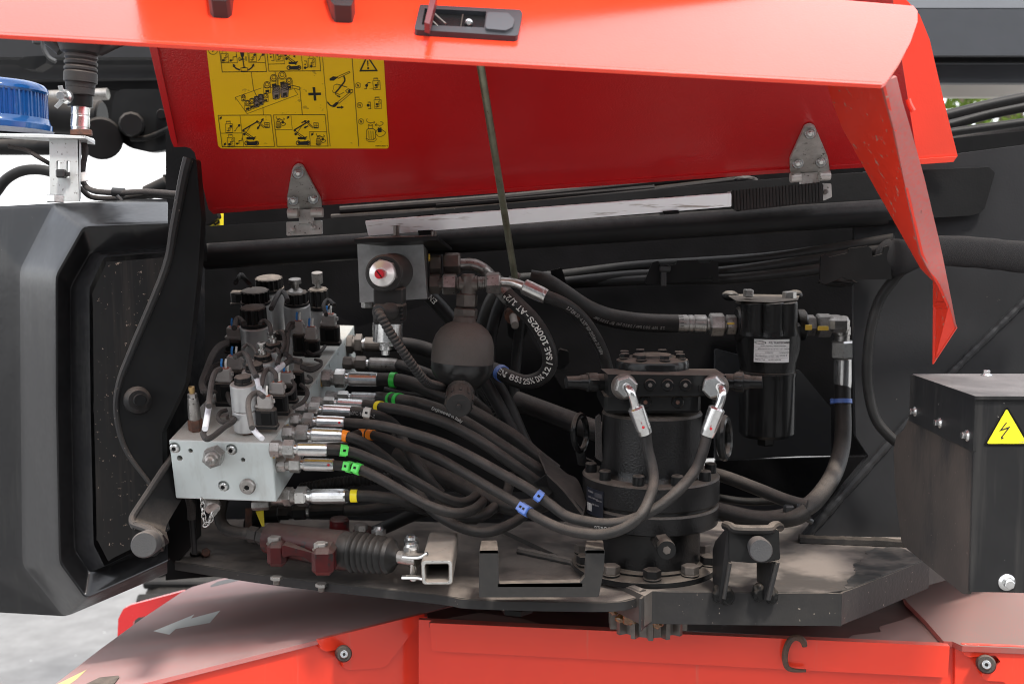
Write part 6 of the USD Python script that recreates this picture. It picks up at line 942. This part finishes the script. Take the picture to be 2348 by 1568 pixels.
wsc = catmull(pxs([(2040, 592, 1.05), (2070, 588, 1.035), (2110, 578, 1.03), (2160, 575, 1.03), (2250, 580, 1.03), (2348, 590, 1.03), (2440, 594, 1.03)]), 14); ws_r = Mt(1, 1.03) * np.interp(np.linspace(0, 1, len(wsc)), [0, .06, .15, .3, 1], [42, 44, 40, 34, 36]) * (1 + .05 * (np.array([meshkit.noise(V(i * .35, 1, 2)) for i in range(len(wsc))]) - .5))
wt = thing('woven_sleeve', 'black woven sleeve round the cables behind the red flap at the right', 'sleeve'); ms_ = sweep(wsc, ws_r, 30); vv_ = ms_.vertices; yc = np.interp(vv_[:, 0], wsc[:, 0], wsc[:, 1]); vv_[:, 1] = yc + (vv_[:, 1] - yc) * .4; ms_.vertices = vv_; part('sleeve', wt, ms_, FAB)
solo('curved_hose', tubepx([(2075, 612, 1.05), (2050, 640, 1.055), (2016, 690, 1.06), (1996, 760, 1.06), (1988, 840, 1.06), (1992, 900, 1.06), (2008, 960, 1.055), (2040, 1000, 1.05), (2080, 1030, 1.045)], 12, 14), HOSE2, 'slim black hose arching over the grey wall left of the dusty box', 'hose')

# ---------------- beacon, mast joint and cables at the upper left ----------------
be = thing('blue_beacon', 'blue ribbed warning beacon on a galvanised bracket at the left edge', 'beacon')
BYc = 1.13; bx0, bk = 2, Mt(1, BYc); ba = lambda y: P(bx0, y, BYc)
BLUE = look('blue_lens', {'p': ('principled_bsdf', {'base_color': (.012, .085, .27), 'roughness': .08, 'transmission_weight': .55, 'ior': 1.45}), 'bv': ('bevel', {'samples': 3, 'radius': .0006})}, [('bv.bevel', 'p.normal')], 'p.BSDF')
a = np.linspace(0, 2 * np.pi, 496, endpoint=False); rr = 100 * bk * (1 - .03 * (np.sin(a * 62) > 0)); m = trimesh.creation.extrude_polygon(Polygon(np.c_[rr * np.cos(a), rr * np.sin(a)]), 68 * bk, engine='earcut'); m.apply_translation(ba(280)); part('ribbed_lens', be, m, plain('beacon_core', (.006, .05, .18), .1))
part('clear_dome', be, lathe(ba(212), ba(184), [(0, 97 * bk), (.2, 100 * bk), (.45, 98 * bk), (.75, 91 * bk), (.93, 78 * bk), (1, 60 * bk)], 64), BLUE); part('lens_base', be, lathe(ba(298), ba(268), [(0, 108 * bk), (.5, 108 * bk), (.7, 103 * bk), (1, 101 * bk)], 56), plain('beacon_base_blue', (.012, .06, .18), .12)); part('foot', be, lathe(ba(307), ba(296), [(0, 104 * bk), (1, 112 * bk)], 48), plain('beacon_grey', (.16, .17, .20), .5))
bk_ = thing('beacon_bracket', 'bent galvanised bracket with slots under the blue beacon', 'bracket')
part('shelf', bk_, hull([P(-60, 306, 1.05), P(195, 312, 1.05), P(218, 324, 1.09), P(218, 332, 1.09), P(195, 318, 1.05), P(-60, 312, 1.05), P(-60, 300, 1.2), P(215, 318, 1.15)]), GALV)
up2 = Polygon([(113, 318), (120, 311), (176, 312), (182, 320), (181, 462), (114, 462)]).difference(unary_union([rnd([(129, 369), (136, 369), (136, 392), (129, 392)], 3), rnd([(152, 369), (159, 369), (159, 408), (152, 408)], 3)])); part('upright', bk_, prism(rnd(up2, 1), VY(1.06), .006), GALV); part('side_return', bk_, hull([P(181, 316, 1.06), P(181, 460, 1.06), P(186, 318, 1.10), P(186, 455, 1.10), P(178, 316, 1.06), P(183, 318, 1.10)]), GALV)
part('foot_nut', bk_, hexn(P(127, 465, 1.04), P(127, 446, 1.04), Mt(21, 1.04)), ZNB); part('cable_tie', bk_, cat([pbox(126, 388, 147, 408, 1.05, .012, .002)]), TIEK); part('tie_strap', bk_, pbox(146, 394, 158, 404, 1.053, .006, .001), TIEK)
bo = thing('mast_joint', 'dusty rubber bellows boot over a zinc pipe with clamp beside the beacon', 'joint')
JY = 1.1; jk = Mt(1, JY); J = lambda x, y: P(x, y, JY)
part('boot', bo, lathe(J(188, 76), J(184, 202), [(0, 75 * jk), (.1, 66 * jk), (.2, 52 * jk), (.3, 47 * jk), (.36, 44 * jk), (.40, 34 * jk), (.46, 36 * jk), (.5, 32 * jk), (.53, 36 * jk), (.58, 35.5 * jk), (.6, 31 * jk), (.64, 36 * jk), (.68, 36 * jk), (.7, 33 * jk), (.73, 36 * jk), (.9, 36 * jk), (.91, 32 * jk), (1, 31.5 * jk)], 44), RUB)
for k, (x0, x1) in enumerate(((228, 285), (215, 255), (140, 110))): part('boot_fold', bo, tube([J(x0, 118), J((x0 + x1) / 2, 104), J(x1, 92)], 12 * jk, 12), RUB)
part('boot_collar', bo, lathe(J(184, 198), J(184, 220), [(0, 31 * jk), (.9, 30.5 * jk), (1, 28 * jk)], 40), RUB); part('clamp', bo, lathe(J(184, 214), J(184, 246), [(0, 27 * jk), (1, 27 * jk)], 36), BLK); part('zinc_pipe', bo, lathe(J(185, 244), J(184, 300), [(0, 20 * jk), (.35, 20 * jk), (.36, 19 * jk), (.42, 19 * jk), (.43, 20 * jk), (.85, 20.5 * jk), (.86, 19.5 * jk), (1, 19.5 * jk)], 32), ZNB); part('base_nut', bo, hexn(J(187, 312), J(186, 298), 26 * jk), RST)
wn = part('wing_nut', bo, lathe(P(152, 222, 1.08), P(138, 220, 1.06), [(0, Mt(16, 1.07)), (.3, Mt(15, 1.07)), (.4, Mt(11, 1.07)), (1, Mt(9, 1.07))], 24), ZNB); part('wing', wn, hull([P(x, y, Yv) for x, y in ((132, 198), (143, 196), (148, 212), (138, 214)) for Yv in (1.068, 1.076)]), ZNB); part('wing', wn, hull([P(x, y, Yv) for x, y in ((124, 244), (132, 250), (148, 234), (138, 228)) for Yv in (1.068, 1.076)]), ZNB)
cbl = thing('beacon_cable', 'braided black cable from the beacon bracket running right to the steel plate', 'cable')
part('cable', cbl, tubepx([(190, 320, 1.08), (196, 345, 1.08), (190, 385, 1.08), (192, 420, 1.08), (215, 438, 1.06), (270, 442, 1.05), (340, 440, 1.04), (420, 446, 1.02)], 6.5, 12), BRAID); part('cable', cbl, tubepx([(185, 432, 1.09), (210, 452, 1.08), (260, 455, 1.07), (330, 448, 1.05), (410, 452, 1.03)], 6, 12), BRAID); part('cable', cbl, tubepx([(20, 336, 1.06), (60, 345, 1.06), (90, 362, 1.06), (118, 378, 1.07)], 5, 10), BRAID); part('white_tape', cbl, tubepx([(190, 396, 1.07), (194, 416, 1.07)], 8.5, 12), STKW); part('tape_wrap', cbl, tubepx([(258, 440, 1.05), (285, 442, 1.05)], 10, 12), TIEK); part('tie_tail', cbl, tubepx([(268, 450, 1.04), (280, 462, 1.04)], 5, 8), TIEK)
